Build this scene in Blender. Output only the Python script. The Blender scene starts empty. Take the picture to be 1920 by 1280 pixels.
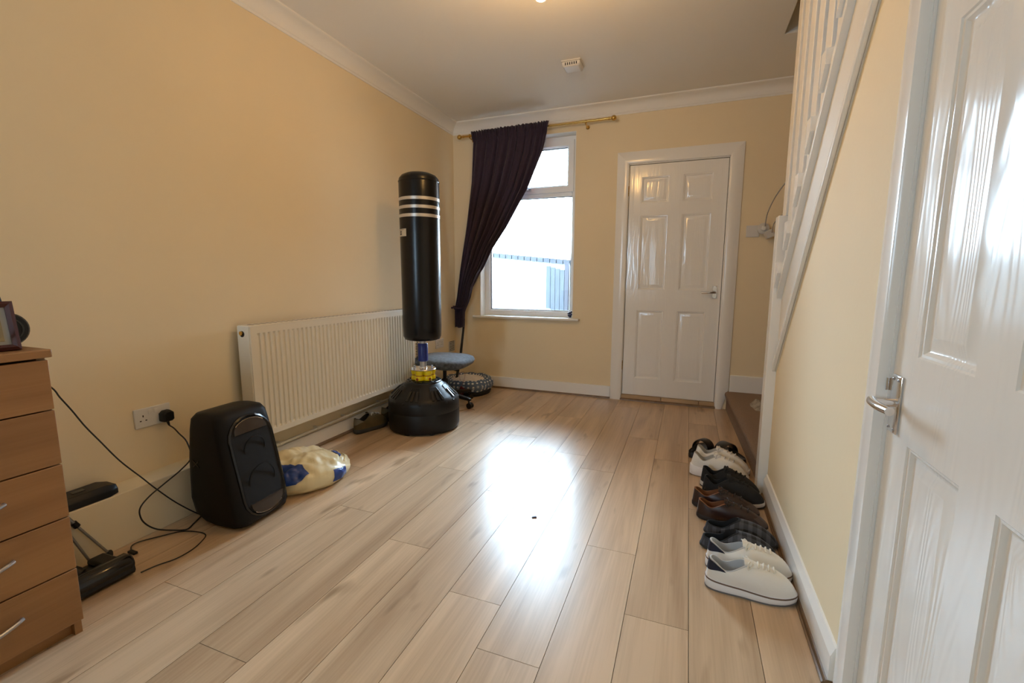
import bpy, bmesh, math, random
from mathutils import Vector, Matrix, noise
R_ = random.Random(7)
S = bpy.context.scene
COL = S.collection
PI = math.pi

# ------------------------------------------------------------------ camera
def setup_camera():
    yaw, pitch, roll, f = -0.3690, -0.1376, 0.0033, 848.0
    F = Vector((math.sin(yaw) * math.cos(pitch), math.cos(yaw) * math.cos(pitch), math.sin(pitch)))
    r = Vector((math.cos(yaw), -math.sin(yaw), 0)); u = r.cross(F)
    c, s = math.cos(roll), math.sin(roll)
    r2 = c * r + s * u; u2 = -s * r + c * u
    m = Matrix((r2, u2, -F)).transposed().to_4x4()
    m.translation = Vector((2.2003, -4.0877, 1.0784))
    cam = bpy.data.cameras.new('camera'); o = bpy.data.objects.new('camera', cam)
    COL.objects.link(o); o.matrix_world = m
    cam.sensor_fit = 'HORIZONTAL'; cam.sensor_width = 36; cam.lens = 36 * f / 1920
    cam.clip_start = 0.02
    S.camera = o
setup_camera()

# ------------------------------------------------------------------ sky and exposure
SKY = 50.0
BULB = 375.0
w = bpy.data.worlds.new('overcast_sky'); S.world = w; w.use_nodes = True
bg = w.node_tree.nodes['Background']
bg.inputs[0].default_value = (0.56, 0.79, 1.0, 1); bg.inputs[1].default_value = SKY
pl = bpy.data.lights.new('window_portal', 'AREA'); pl.shape = 'RECTANGLE'; pl.size = 0.92; pl.size_y = 1.6
po = bpy.data.objects.new('window_portal', pl); COL.objects.link(po)
po.location = (0.75, 0.22, 1.54); po.rotation_euler = (-PI / 2, 0, 0); pl.cycles.is_portal = True
pl2 = bpy.data.lights.new('front_window_portal', 'AREA'); pl2.shape = 'RECTANGLE'; pl2.size = 0.40; pl2.size_y = 1.05
po2 = bpy.data.objects.new('front_window_portal', pl2); COL.objects.link(po2)
po2.location = (0.61, -6.42, 1.475); po2.rotation_euler = (PI / 2, 0, 0); pl2.cycles.is_portal = True
S.cycles.max_bounces = 8; S.cycles.diffuse_bounces = 5; S.cycles.glossy_bounces = 4
S.cycles.caustics_refractive = False
vs = S.view_settings
vs.view_transform = 'Standard'; vs.look = 'None'; vs.gamma = 1; vs.use_curve_mapping = False; vs.exposure = 0.0

# ------------------------------------------------------------------ materials
MATS = {}
def nt(name):
    m = bpy.data.materials.new(name); m.use_nodes = True
    t = m.node_tree; return m, t, t.nodes['Principled BSDF']
def mat(name, col, rough=0.5, metal=0.0, spec=0.5, var=0.0, vscale=6.0, bump=0.0, bscale=200.0, stretch=(1, 1, 1), emit=0.0, coat=0.0, sheen=0.0):
    if name in MATS: return MATS[name]
    m, t, b = nt(name)
    b.inputs['Base Color'].default_value = (*col, 1); b.inputs['Roughness'].default_value = rough
    b.inputs['Metallic'].default_value = metal; b.inputs['Specular IOR Level'].default_value = spec
    if coat: b.inputs['Coat Weight'].default_value = coat; b.inputs['Coat Roughness'].default_value = 0.06
    if sheen: b.inputs['Sheen Weight'].default_value = sheen
    if emit: b.inputs['Emission Color'].default_value = (*col, 1); b.inputs['Emission Strength'].default_value = emit
    tc = t.nodes.new('ShaderNodeTexCoord'); mp = t.nodes.new('ShaderNodeMapping')
    mp.inputs['Scale'].default_value = stretch
    t.links.new(tc.outputs['Object'], mp.inputs['Vector'])
    if var:
        n = t.nodes.new('ShaderNodeTexNoise'); n.inputs['Scale'].default_value = vscale; n.inputs['Detail'].default_value = 5
        t.links.new(mp.outputs[0], n.inputs['Vector'])
        cr = t.nodes.new('ShaderNodeValToRGB')
        cr.color_ramp.elements[0].position = 0.3; cr.color_ramp.elements[1].position = 0.7
        cr.color_ramp.elements[0].color = (*[c * (1 - var) for c in col], 1)
        cr.color_ramp.elements[1].color = (*[min(1, c * (1 + var)) for c in col], 1)
        t.links.new(n.outputs['Fac'], cr.inputs[0]); t.links.new(cr.outputs[0], b.inputs['Base Color'])
    if bump:
        n2 = t.nodes.new('ShaderNodeTexNoise'); n2.inputs['Scale'].default_value = bscale; n2.inputs['Detail'].default_value = 3
        t.links.new(mp.outputs[0], n2.inputs['Vector'])
        bp = t.nodes.new('ShaderNodeBump'); bp.inputs['Strength'].default_value = bump; bp.inputs['Distance'].default_value = 0.004
        t.links.new(n2.outputs['Fac'], bp.inputs['Height']); t.links.new(bp.outputs[0], b.inputs['Normal'])
    MATS[name] = m; return m

def wood(name, dark, light, rough, axis='Y', scale=1.0, coat=0.0, rand=True, spec=0.5, bump=0.05):
    """streaky timber print running along one axis, different on every board"""
    m, t, b = nt(name)
    tc = t.nodes.new('ShaderNodeTexCoord'); oi = t.nodes.new('ShaderNodeObjectInfo')
    ad = t.nodes.new('ShaderNodeVectorMath'); ad.operation = 'ADD'
    sc = t.nodes.new('ShaderNodeVectorMath'); sc.operation = 'SCALE'; sc.inputs['Scale'].default_value = 37.0
    cb = t.nodes.new('ShaderNodeCombineXYZ')
    for i in range(3): t.links.new(oi.outputs['Random'], cb.inputs[i])
    t.links.new(cb.outputs[0], sc.inputs[0]); t.links.new(tc.outputs['Object'], ad.inputs[0])
    if rand: t.links.new(sc.outputs[0], ad.inputs[1])
    def mapped(sx, sl):
        mp = t.nodes.new('ShaderNodeMapping')
        mp.inputs['Scale'].default_value = {'X': (sl, sx, sx), 'Y': (sx, sl, sx), 'Z': (sx, sx, sl)}[axis]
        t.links.new(ad.outputs[0], mp.inputs['Vector']); return mp
    n1 = t.nodes.new('ShaderNodeTexNoise'); n1.inputs['Scale'].default_value = scale; n1.inputs['Detail'].default_value = 4; n1.inputs['Distortion'].default_value = 0.7
    t.links.new(mapped(9, 0.75).outputs[0], n1.inputs['Vector'])
    n2 = t.nodes.new('ShaderNodeTexNoise'); n2.inputs['Scale'].default_value = scale; n2.inputs['Detail'].default_value = 8
    t.links.new(mapped(150, 3.5).outputs[0], n2.inputs['Vector'])
    n3 = t.nodes.new('ShaderNodeTexNoise'); n3.inputs['Scale'].default_value = scale; n3.inputs['Detail'].default_value = 2
    t.links.new(mapped(14, 3.2).outputs[0], n3.inputs['Vector'])
    mx = t.nodes.new('ShaderNodeMix'); mx.data_type = 'FLOAT'; mx.inputs[0].default_value = 0.24
    t.links.new(n1.outputs['Fac'], mx.inputs[2]); t.links.new(n2.outputs['Fac'], mx.inputs[3])
    cr = t.nodes.new('ShaderNodeValToRGB'); e = cr.color_ramp.elements
    e[0].position = 0.33; e[0].color = (*dark, 1); e[1].position = 0.62; e[1].color = (*light, 1)
    t.links.new(mx.outputs[0], cr.inputs[0])
    # knots / dark flecks
    kr = t.nodes.new('ShaderNodeValToRGB'); kr.color_ramp.elements[0].position = 0.22; kr.color_ramp.elements[1].position = 0.36
    kr.color_ramp.elements[0].color = (0.55, 0.5, 0.45, 1); kr.color_ramp.elements[1].color = (1, 1, 1, 1)
    t.links.new(n3.outputs['Fac'], kr.inputs[0])
    mu = t.nodes.new('ShaderNodeMix'); mu.data_type = 'RGBA'; mu.blend_type = 'MULTIPLY'; mu.inputs[0].default_value = 1
    t.links.new(cr.outputs[0], mu.inputs[6]); t.links.new(kr.outputs[0], mu.inputs[7])
    # board to board tone
    hv = t.nodes.new('ShaderNodeHueSaturation'); mr = t.nodes.new('ShaderNodeMapRange')
    mr.inputs[3].default_value = 0.93; mr.inputs[4].default_value = 1.07
    t.links.new(oi.outputs['Random'], mr.inputs[0]); t.links.new(mr.outputs[0], hv.inputs['Value'])
    t.links.new(mu.outputs[2], hv.inputs['Color']); t.links.new(hv.outputs[0], b.inputs['Base Color'])
    b.inputs['Roughness'].default_value = rough; b.inputs['Specular IOR Level'].default_value = spec
    if coat: b.inputs['Coat Weight'].default_value = coat; b.inputs['Coat Roughness'].default_value = 0.2
    bp = t.nodes.new('ShaderNodeBump'); bp.inputs['Strength'].default_value = bump; bp.inputs['Distance'].default_value = 0.002
    t.links.new(n2.outputs['Fac'], bp.inputs['Height']); t.links.new(bp.outputs[0], b.inputs['Normal'])
    MATS[name] = m; return m

def grained_gloss(name, col):
    """white gloss paint over moulded wood grain"""
    m, t, b = nt(name)
    b.inputs['Base Color'].default_value = (*col, 1); b.inputs['Roughness'].default_value = 0.16
    tc = t.nodes.new('ShaderNodeTexCoord'); mp = t.nodes.new('ShaderNodeMapping')
    mp.inputs['Scale'].default_value = (1, 1, 0.09)
    t.links.new(tc.outputs['Object'], mp.inputs['Vector'])
    n0 = t.nodes.new('ShaderNodeTexNoise'); n0.inputs['Scale'].default_value = 7; n0.inputs['Detail'].default_value = 2
    t.links.new(mp.outputs[0], n0.inputs['Vector'])
    wv = t.nodes.new('ShaderNodeMath'); wv.operation = 'MULTIPLY'; wv.inputs[1].default_value = 140
    t.links.new(n0.outputs['Fac'], wv.inputs[0])
    sn = t.nodes.new('ShaderNodeMath'); sn.operation = 'SINE'; t.links.new(wv.outputs[0], sn.inputs[0])
    bp = t.nodes.new('ShaderNodeBump'); bp.inputs['Strength'].default_value = 0.14; bp.inputs['Distance'].default_value = 0.0009
    t.links.new(sn.outputs[0], bp.inputs['Height']); t.links.new(bp.outputs[0], b.inputs['Normal'])
    MATS[name] = m; return m

def glass_mat():
    m, t, b = nt('window_glass'); t.nodes.remove(b)
    out = t.nodes['Material Output']; tr = t.nodes.new('ShaderNodeBsdfTransparent'); gl = t.nodes.new('ShaderNodeBsdfGlossy')
    gl.inputs['Roughness'].default_value = 0.02; fr = t.nodes.new('ShaderNodeFresnel'); fr.inputs[0].default_value = 1.45
    mx = t.nodes.new('ShaderNodeMixShader'); t.links.new(fr.outputs[0], mx.inputs[0]); t.links.new(tr.outputs[0], mx.inputs[1]); t.links.new(gl.outputs[0], mx.inputs[2])
    t.links.new(mx.outputs[0], out.inputs[0]); return m

def plaid_mat():
    m, t, b = nt('dark_tartan_wool'); b.inputs['Roughness'].default_value = 0.9
    tc = t.nodes.new('ShaderNodeTexCoord'); sp = t.nodes.new('ShaderNodeSeparateXYZ'); t.links.new(tc.outputs['Object'], sp.inputs[0])
    def band(o, f):
        a = t.nodes.new('ShaderNodeMath'); a.operation = 'MULTIPLY'; a.inputs[1].default_value = f; t.links.new(o, a.inputs[0])
        s = t.nodes.new('ShaderNodeMath'); s.operation = 'SINE'; t.links.new(a.outputs[0], s.inputs[0])
        g = t.nodes.new('ShaderNodeMath'); g.operation = 'GREATER_THAN'; g.inputs[1].default_value = 0.1; t.links.new(s.outputs[0], g.inputs[0]); return g
    a = band(sp.outputs[0], 190); c = band(sp.outputs[1], 190)
    s = t.nodes.new('ShaderNodeMath'); s.operation = 'ADD'; t.links.new(a.outputs[0], s.inputs[0]); t.links.new(c.outputs[0], s.inputs[1])
    d = t.nodes.new('ShaderNodeMath'); d.operation = 'MULTIPLY'; d.inputs[1].default_value = 0.5; t.links.new(s.outputs[0], d.inputs[0])
    cr = t.nodes.new('ShaderNodeValToRGB'); cr.color_ramp.elements[0].color = (0.012, 0.012, 0.014, 1); cr.color_ramp.elements[1].color = (0.085, 0.088, 0.105, 1)
    t.links.new(d.outputs[0], cr.inputs[0]); t.links.new(cr.outputs[0], b.inputs['Base Color']); return m

def dots_mat():
    m, t, b = nt('blue_spotted_fabric'); b.inputs['Roughness'].default_value = 0.9
    at = t.nodes.new('ShaderNodeUVMap')
    mp = t.nodes.new('ShaderNodeMapping'); mp.inputs['Scale'].default_value = (34, 9.0, 1); t.links.new(at.outputs[0], mp.inputs['Vector'])
    vo = t.nodes.new('ShaderNodeTexVoronoi'); vo.inputs['Scale'].default_value = 1.0; vo.inputs['Randomness'].default_value = 0.25; vo.voronoi_dimensions = '2D'
    t.links.new(mp.outputs[0], vo.inputs['Vector'])
    lt = t.nodes.new('ShaderNodeMath'); lt.operation = 'LESS_THAN'; lt.inputs[1].default_value = 0.24; t.links.new(vo.outputs['Distance'], lt.inputs[0])
    mx = t.nodes.new('ShaderNodeMix'); mx.data_type = 'RGBA'; mx.inputs[6].default_value = (0.10, 0.15, 0.24, 1); mx.inputs[7].default_value = (0.8, 0.8, 0.78, 1)
    t.links.new(lt.outputs[0], mx.inputs[0]); t.links.new(mx.outputs[2], b.inputs['Base Color']); return m

M_wall = mat('cream_wall_paint', (0.84, 0.71, 0.49), 0.75, spec=0.3, var=0.02, vscale=1.6, bump=0.06, bscale=60)
M_ceil = mat('white_ceiling_paint', (0.86, 0.84, 0.80), 0.85, spec=0.2, bump=0.12, bscale=70)
M_gloss = mat('white_gloss_paint', (0.88, 0.86, 0.82), 0.2, bump=0.04, bscale=35)
M_door = grained_gloss('white_gloss_door_paint', (0.88, 0.86, 0.82))
M_upvc = mat('white_upvc', (0.90, 0.92, 0.93), 0.25)
M_plank = wood('oak_laminate', (0.42, 0.285, 0.175), (0.66, 0.485, 0.32), 0.29, 'Y', spec=0.55, bump=0.03)
M_trim = wood('brown_floor_beading', (0.14, 0.085, 0.045), (0.24, 0.15, 0.08), 0.4, 'Y')
M_sub = mat('dark_underlay', (0.05, 0.035, 0.025), 0.8)
M_chest = wood('beech_veneer', (0.27, 0.125, 0.04), (0.37, 0.185, 0.066), 0.45, 'Y', scale=0.9)
M_chrome = mat('chrome', (0.78, 0.78, 0.8), 0.12, 1.0)
M_brass = mat('brass', (0.66, 0.43, 0.13), 0.25, 1.0)
M_steel = mat('brushed_steel', (0.5, 0.5, 0.52), 0.32, 1.0)
M_blkp = mat('black_plastic', (0.008, 0.008, 0.009), 0.42, spec=0.35, bump=0.05, bscale=300)
M_blkg = mat('black_gloss_plastic', (0.01, 0.01, 0.011), 0.15)
M_vinyl = mat('black_vinyl', (0.006, 0.006, 0.007), 0.26, spec=0.32, var=0.1, bump=0.12, bscale=22)
M_wplast = mat('white_plastic', (0.72, 0.70, 0.67), 0.35)
M_rad = mat('cream_radiator_enamel', (0.80, 0.74, 0.62), 0.3)
M_cable = mat('black_cable', (0.012, 0.012, 0.012), 0.5)
M_curt = mat('purple_curtain_cloth', (0.026, 0.012, 0.032), 0.8, var=0.15, vscale=30, bump=0.2, bscale=500, sheen=0.15)
M_carp = mat('brown_carpet', (0.30, 0.215, 0.16), 0.95, var=0.3, vscale=260, bump=0.8, bscale=420, spec=0.1)
M_rubber = mat('dark_rubber', (0.02, 0.02, 0.02), 0.7)

# ------------------------------------------------------------------ mesh building
class MB:
    def __init__(s): s.v = []; s.f = []; s.uv = None
    def add(s, vs, fs):
        n = len(s.v); s.v += [tuple(v) for v in vs]; s.f += [tuple(i + n for i in f) for f in fs]; return s
    def box(s, x0, x1, y0, y1, z0, z1):
        return s.add([(x0, y0, z0), (x1, y0, z0), (x1, y1, z0), (x0, y1, z0), (x0, y0, z1), (x1, y0, z1), (x1, y1, z1), (x0, y1, z1)],
                     [(0, 3, 2, 1), (4, 5, 6, 7), (0, 1, 5, 4), (1, 2, 6, 5), (2, 3, 7, 6), (3, 0, 4, 7)])
    def hexa(s, p):  # 8 points, bottom 4 then top 4
        return s.add(p, [(0, 3, 2, 1), (4, 5, 6, 7), (0, 1, 5, 4), (1, 2, 6, 5), (2, 3, 7, 6), (3, 0, 4, 7)])
    def loft(s, rings, cap0=True, cap1=True, closed=True):
        n = len(rings[0]); b = len(s.v)
        for r in rings: s.v += [tuple(p) for p in r]
        for i in range(len(rings) - 1):
            for k in range(n if closed else n - 1):
                k2 = (k + 1) % n
                s.f.append((b + i * n + k, b + i * n + k2, b + (i + 1) * n + k2, b + (i + 1) * n + k))
        if cap0: s.f.append(tuple(b + k for k in range(n))[::-1])
        if cap1: s.f.append(tuple(b + (len(rings) - 1) * n + k for k in range(n)))
        return s
    def lathe(s, prof, c=(0, 0, 0), n=32, axis='Z', cap0=True, cap1=True):
        rings = []
        for r, h in prof:
            ring = []
            for k in range(n):
                a = 2 * PI * k / n; x, y = r * math.cos(a), r * math.sin(a)
                p = {'Z': (x, y, h), 'Y': (x, h, -y), 'X': (h, x, y)}[axis]
                ring.append((c[0] + p[0], c[1] + p[1], c[2] + p[2]))
            rings.append(ring)
        return s.loft(rings, cap0, cap1)
    def tube(s, pts, r, n=8):
        pts = [Vector(p) for p in pts]; rings = []
        up = None
        for i, p in enumerate(pts):
            d = (pts[min(i + 1, len(pts) - 1)] - pts[max(i - 1, 0)]).normalized()
            if up is None: up = d.orthogonal().normalized()
            up = (up - d * up.dot(d))
            up = up.normalized() if up.length > 1e-5 else d.orthogonal().normalized()
            sd = d.cross(up); rr = r[i] if isinstance(r, (list, tuple)) else r
            rings.append([p + (up * math.cos(2 * PI * k / n) + sd * math.sin(2 * PI * k / n)) * rr for k in range(n)])
        return s.loft(rings)
    def cyl(s, a, b, r, n=16): return s.tube([a, b], r, n)
    def prism(s, poly, axis, a, b):  # polygon in the two other axes
        def P(u, v, h): return {'X': (h, u, v), 'Y': (u, h, v), 'Z': (u, v, h)}[axis]
        return s.loft([[P(u, v, a) for u, v in poly], [P(u, v, b) for u, v in poly]])
    def build(s, name, m, parent=None, bevel=0.0, smooth=40, sub=0, seg=2):
        me = bpy.data.meshes.new(name); me.from_pydata(s.v, [], s.f); me.update()
        bm = bmesh.new(); bm.from_mesh(me); bmesh.ops.recalc_face_normals(bm, faces=bm.faces); bm.to_mesh(me); bm.free()
        if smooth:
            me.shade_smooth(); me.set_sharp_from_angle(angle=math.radians(smooth))
        o = bpy.data.objects.new(name, me); COL.objects.link(o)
        if m: me.materials.append(m)
        if parent: o.parent = parent
        if bevel:
            b = o.modifiers.new('bevel', 'BEVEL'); b.width = bevel; b.segments = seg; b.limit_method = 'ANGLE'
        if sub:
            b = o.modifiers.new('sub', 'SUBSURF'); b.levels = sub; b.render_levels = sub
        return o
def tag(o, label, cat, group=None):
    o['label'] = label; o['category'] = cat
    if group: o['group'] = group
    return o
def struct(o): o['kind'] = 'structure'; return o
def empty(name, loc=(0, 0, 0), rz=0):
    o = bpy.data.objects.new(name, None); COL.objects.link(o); o.location = loc; o.rotation_euler = (0, 0, rz); o.empty_display_size = 0.05; return o
def copy_tree(o, parent=None):
    c = o.copy(); COL.objects.link(c)
    if parent: c.parent = parent
    for ch in list(o.children): copy_tree(ch, c)
    return c
def at(o, loc, rz=0): o.location = loc; o.rotation_euler = (0, 0, rz); return o
def smoothpath(pts, n=6):
    P = [Vector(p) for p in pts]; out = []
    for i in range(len(P) - 1):
        p0, p1, p2, p3 = P[max(i - 1, 0)], P[i], P[i + 1], P[min(i + 2, len(P) - 1)]
        for k in range(n):
            t = k / n
            out.append(0.5 * ((2 * p1) + (p2 - p0) * t + (2 * p0 - 5 * p1 + 4 * p2 - p3) * t * t + (3 * p1 - p0 - 3 * p2 + p3) * t ** 3))
    out.append(P[-1]); return out
def interp(tab, x):
    if x <= tab[0][0]: return tab[0][1]
    for (a, va), (b, vb) in zip(tab, tab[1:]):
        if x <= b: return va + (vb - va) * (x - a) / (b - a)
    return tab[-1][1]
def sinterp(tab, x):
    if x <= tab[0][0]: return tab[0][1]
    for (a, va), (b, vb) in zip(tab, tab[1:]):
        if x <= b:
            t = (x - a) / (b - a); return va + (vb - va) * t * t * (3 - 2 * t)
    return tab[-1][1]

# ------------------------------------------------------------------ room shell
RW, XR, YF, H = 2.62, 3.45, -6.30, 2.54      # right wall plane, stair outer wall, wall behind camera, ceiling
floor = struct(MB().box(-0.05, XR, YF, 0.1, -0.08, -0.012).build('floor', M_sub, smooth=0))
# laminate boards, joints where the photograph shows them
PW, PL = 0.1945, 1.38
rows = {1: -2.25, 2: -2.088, 3: -1.77, 4: -1.10, 5: -1.912, 6: -1.25, 7: -2.08, 8: -1.44, 9: -1.627, 10: -2.370, 11: -2.708, 12: -1.9, 13: -2.3, 0: -1.5}
plank_mesh = {}
for k in range(0, 14):
    x0 = 0.117 + PW * (k - 1); x1 = x0 + PW
    x0c, x1c = max(x0, 0.0), min(x1, RW)
    if x1c - x0c < 0.02: continue
    y0 = rows[k]
    while y0 > YF: y0 -= PL
    while y0 < 0:
        a, b = max(y0, YF), min(y0 + PL, 0.05)
        if b - a > 0.02:
            key = (round(x1c - x0c, 4), round(b - a, 4)); g = 0.0009; wd, ln = key
            if key not in plank_mesh:
                o = MB().hexa([(g, g, -0.012), (wd - g, g, -0.012), (wd - g, ln - g, -0.012), (g, ln - g, -0.012), (g, g, 0), (wd - g, g, 0), (wd - g, ln - g, 0), (g, ln - g, 0)]).build('plank', M_plank, floor, smooth=0)
                plank_mesh[key] = o.data
            else:
                o = bpy.data.objects.new('plank', plank_mesh[key]); COL.objects.link(o); o.parent = floor
            o.location = (x0c, a, 0)
        y0 += PL

struct(MB().box(-0.2, 0, YF - 0.1, 0.3, -0.08, 2.7).build('wall_left', M_wall, smooth=0))
# back wall: window hole, shallow door recess
WX0, WX1, WZ0, WZ1 = 0.276, 1.218, 0.717, 2.362
DX0, DX1, DZ1 = 1.672, 2.466, 2.046
wb = MB()
wb.box(0, WX0, 0, 0.3, -0.08, 2.7).box(WX0, WX1, 0, 0.3, -0.08, WZ0).box(WX0, WX1, 0, 0.3, WZ1, 2.7)
wb.box(WX1, DX0, 0, 0.3, -0.08, 2.7).box(DX0, DX1, 0, 0.3, DZ1, 2.7).box(DX0, DX1, 0.075, 0.3, -0.08, DZ1).box(DX1, XR + 0.1, 0, 0.3, -0.08, 3.7)
wb.box(0, DX1, 0, .3, 2.7, 3.7)
struct(wb.build('wall_back', M_wall, smooth=0))
VX0, VX1, VZ0, VZ1 = 0.42, 0.80, 0.95, 1.98        # window behind the camera
wf = MB().box(-0.2, VX0, YF - 0.2, YF, -0.08, 3.7).box(VX1, XR + 0.1, YF - 0.2, YF, -0.08, 3.7).box(VX0, VX1, YF - 0.2, YF, -0.08, VZ0).box(VX0, VX1, YF - 0.2, YF, VZ1, 3.7)
struct(wf.build('wall_front', M_wall, smooth=0))
# right wall below the sloping stair string, with a door opening
EY0, EY1, EZ = -2.885, -3.575, 1.90
SL = 1.195
def zlow(y): return 0.62 + SL * (-1.6 - y)
def zcap(y): return 0.975 + SL * (-1.6 - y)
yt = -1.6 - (H + 0.02 - 0.62) / SL
wr = MB()
wr.prism([(-1.61, -0.01), (-1.61, zlow(-1.61)), (EY0, zlow(EY0)), (EY0, -0.01)], 'X', RW, RW + 0.06)
wr.prism([(EY0, EZ), (EY0, zlow(EY0)), (yt, H + 0.02), (EY1, H + 0.02), (EY1, EZ)], 'X', RW, RW + 0.06)
wr.prism([(EY1, -0.01), (EY1, H + 0.02), (YF, H + 0.02), (YF, -0.01)], 'X', RW, RW + 0.06)
wr.box(RW + 0.052, RW + 0.06, EY1, EY0, 0, EZ)
struct(wr.build('wall_right', M_wall, smooth=0))
struct(MB().box(XR, XR + 0.1, YF, 0.0, -0.08, 3.7).build('wall_stair', M_wall, smooth=0))
cl = MB().box(0, 2.66, YF, 0, H, H + 0.16).box(2.66, XR, -0.75, 0, H, H + 0.16).box(2.66, XR, YF, -3.6, H, H + .16)
struct(cl.build('ceiling', M_ceil, smooth=0))
# stairwell above the ceiling
struct(MB().box(2.56, 2.66, YF, -0.75, H + 0.16, 3.7).box(2.56, XR, -0.85, -0.75, H + 0.16, 3.7).box(2.56, XR, YF, 0, 3.7, 3.75).build('wall_landing', M_wall, smooth=0))

# coving
def coving(p0, p1, inward, name, m0=0, m1=0):
    prof = [(0, 2.446), (0.006, 2.446), (0.008, 2.458)]
    for k in range(7):
        a = k / 6 * PI / 2; prof.append((0.075 - 0.065 * math.cos(a) + 0.003, 2.462 + 0.065 * math.sin(a)))
    prof += [(0.084, 2.530), (0.088, 2.533), (0.088, H), (0, H)]
    a, b = Vector(p0), Vector(p1); i = Vector(inward); d = (b - a).normalized()
    rings = [[a + i * u + d * (u * m0) + Vector((0, 0, z)) for u, z in prof], [b + i * u - d * (u * m1) + Vector((0, 0, z)) for u, z in prof]]
    return struct(MB().loft(rings).build(name, M_ceil, smooth=30))
coving((0, YF, 0), (0, 0, 0), (1, 0, 0), 'trim_1', 1, 1)
coving((0, 0, 0), (XR, 0, 0), (0, -1, 0), 'trim_2', 1, 0)
coving((0, YF, 0), (RW, YF, 0), (0, 1, 0), 'trim_3', 1, 0)

# skirting
struct(MB().box(0.02, 1.583, -0.018, 0, 0.012, 0.114).build('baseboard_back', M_gloss, bevel=0.004))
struct(MB().prism([(-0.030, 0), (-0.028, 0.008), (-0.018, 0.016), (0, 0.016), (0, 0)], 'X', 0.02, 1.583).build('trim_4', M_trim, smooth=0))
struct(MB().box(0, 0.018, -2.49, -0.019, 0.012, 0.10).build('baseboard_left', M_gloss, bevel=0.004))
struct(MB().prism([(0.018, 0), (0.032, 0), (0.030, 0.009), (0.018, 0.018)], 'Y', -2.49, -0.03).build('trim_5', M_trim, smooth=0))
# boxed-in pipe run along the near part of the left wall
struct(MB().box(0, 0.125, YF, -2.49, 0, 0.222).build('trim_6', mat('cream_boxing_paint', (0.80, 0.70, 0.50), 0.5), bevel=0.003))
# right skirting, chamfered
rs = [(RW, 0.014), (RW - 0.016, 0.014), (RW - 0.016, 0.085), (RW - 0.006, 0.112), (RW, 0.114)]
struct(MB().prism([(u, z) for u, z in rs], 'Y', -2.775, -1.62).build('baseboard_right', M_gloss, smooth=0))
struct(MB().prism([(RW, 0), (RW - 0.030, 0), (RW - 0.030, 0.005), (RW - 0.026, 0.009), (RW - 0.023, 0.007), (RW - 0.020, 0.013), (RW - 0.016, 0.015), (RW, 0.015)], 'Y', -2.775, -1.62).build('trim_7', M_trim, smooth=0))
struct(MB().box(2.56, XR, -0.018, 0, 0.15, 0.296).build('baseboard_stair', M_gloss, bevel=0.005))
# timber threshold under the far door, three lengths
th = struct(empty('trim_8'))
for a, b in ((1.682, 2.025), (2.029, 2.33), (2.334, 2.455)):
    MB().box(a, b, -0.012, 0.03, 0.016, 0.047).build('threshold_piece', wood('pale_pine', (0.42, 0.28, 0.15), (0.58, 0.41, 0.24), 0.5, 'X') if 'pale_pine' not in MATS else MATS['pale_pine'], th, bevel=0.002)
MB().prism([(-0.030, 0), (-0.027, 0.010), (-0.014, 0.018), (0.03, 0.018), (0.03, 0)], 'X', 1.675, 2.462).build('beading', M_trim, th, smooth=0)

# ------------------------------------------------------------------ panelled doors
def door_leaf(root, W, Hh, panels, thick=0.035):
    """leaf lies in XZ with its room face at y=0 looking to -Y"""
    xs = sorted({0, W, *[p[0] for p in panels], *[p[1] for p in panels]}); zs = sorted({0, Hh, *[p[2] for p in panels], *[p[3] for p in panels]})
    mb = MB()
    def inpanel(x, z): return any(p[0] < x < p[1] and p[2] < z < p[3] for p in panels)
    for i in range(len(xs) - 1):
        for j in range(len(zs) - 1):
            if not inpanel((xs[i] + xs[i + 1]) / 2, (zs[j] + zs[j + 1]) / 2):
                mb.add([(xs[i], 0, zs[j]), (xs[i + 1], 0, zs[j]), (xs[i + 1], 0, zs[j + 1]), (xs[i], 0, zs[j + 1])], [(0, 1, 2, 3)])
    mb.add([(0, 0, 0), (W, 0, 0), (W, thick, 0), (0, thick, 0), (0, 0, Hh), (W, 0, Hh), (W, thick, Hh), (0, thick, Hh)], [(0, 3, 2, 1), (4, 5, 6, 7), (1, 2, 6, 5), (2, 3, 7, 6), (3, 0, 4, 7)])
    leaf = mb.build('leaf', M_door, root, smooth=0)
    for (a, b, c, d) in panels:
        def ring(i, y): return [(a + i, y, c + i), (b - i, y, c + i), (b - i, y, d - i), (a + i, y, d - i)]
        p = MB().loft([ring(0, 0.0), ring(0.003, 0.003), ring(0.008, 0.004), ring(0.013, 0.009), ring(0.017, 0.0105), ring(0.021, 0.0105), ring(0.042, 0.0035), ring(0.046, 0.0035)], False, True)
        p.build('panel', M_door, leaf, smooth=25)
    return leaf
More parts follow.
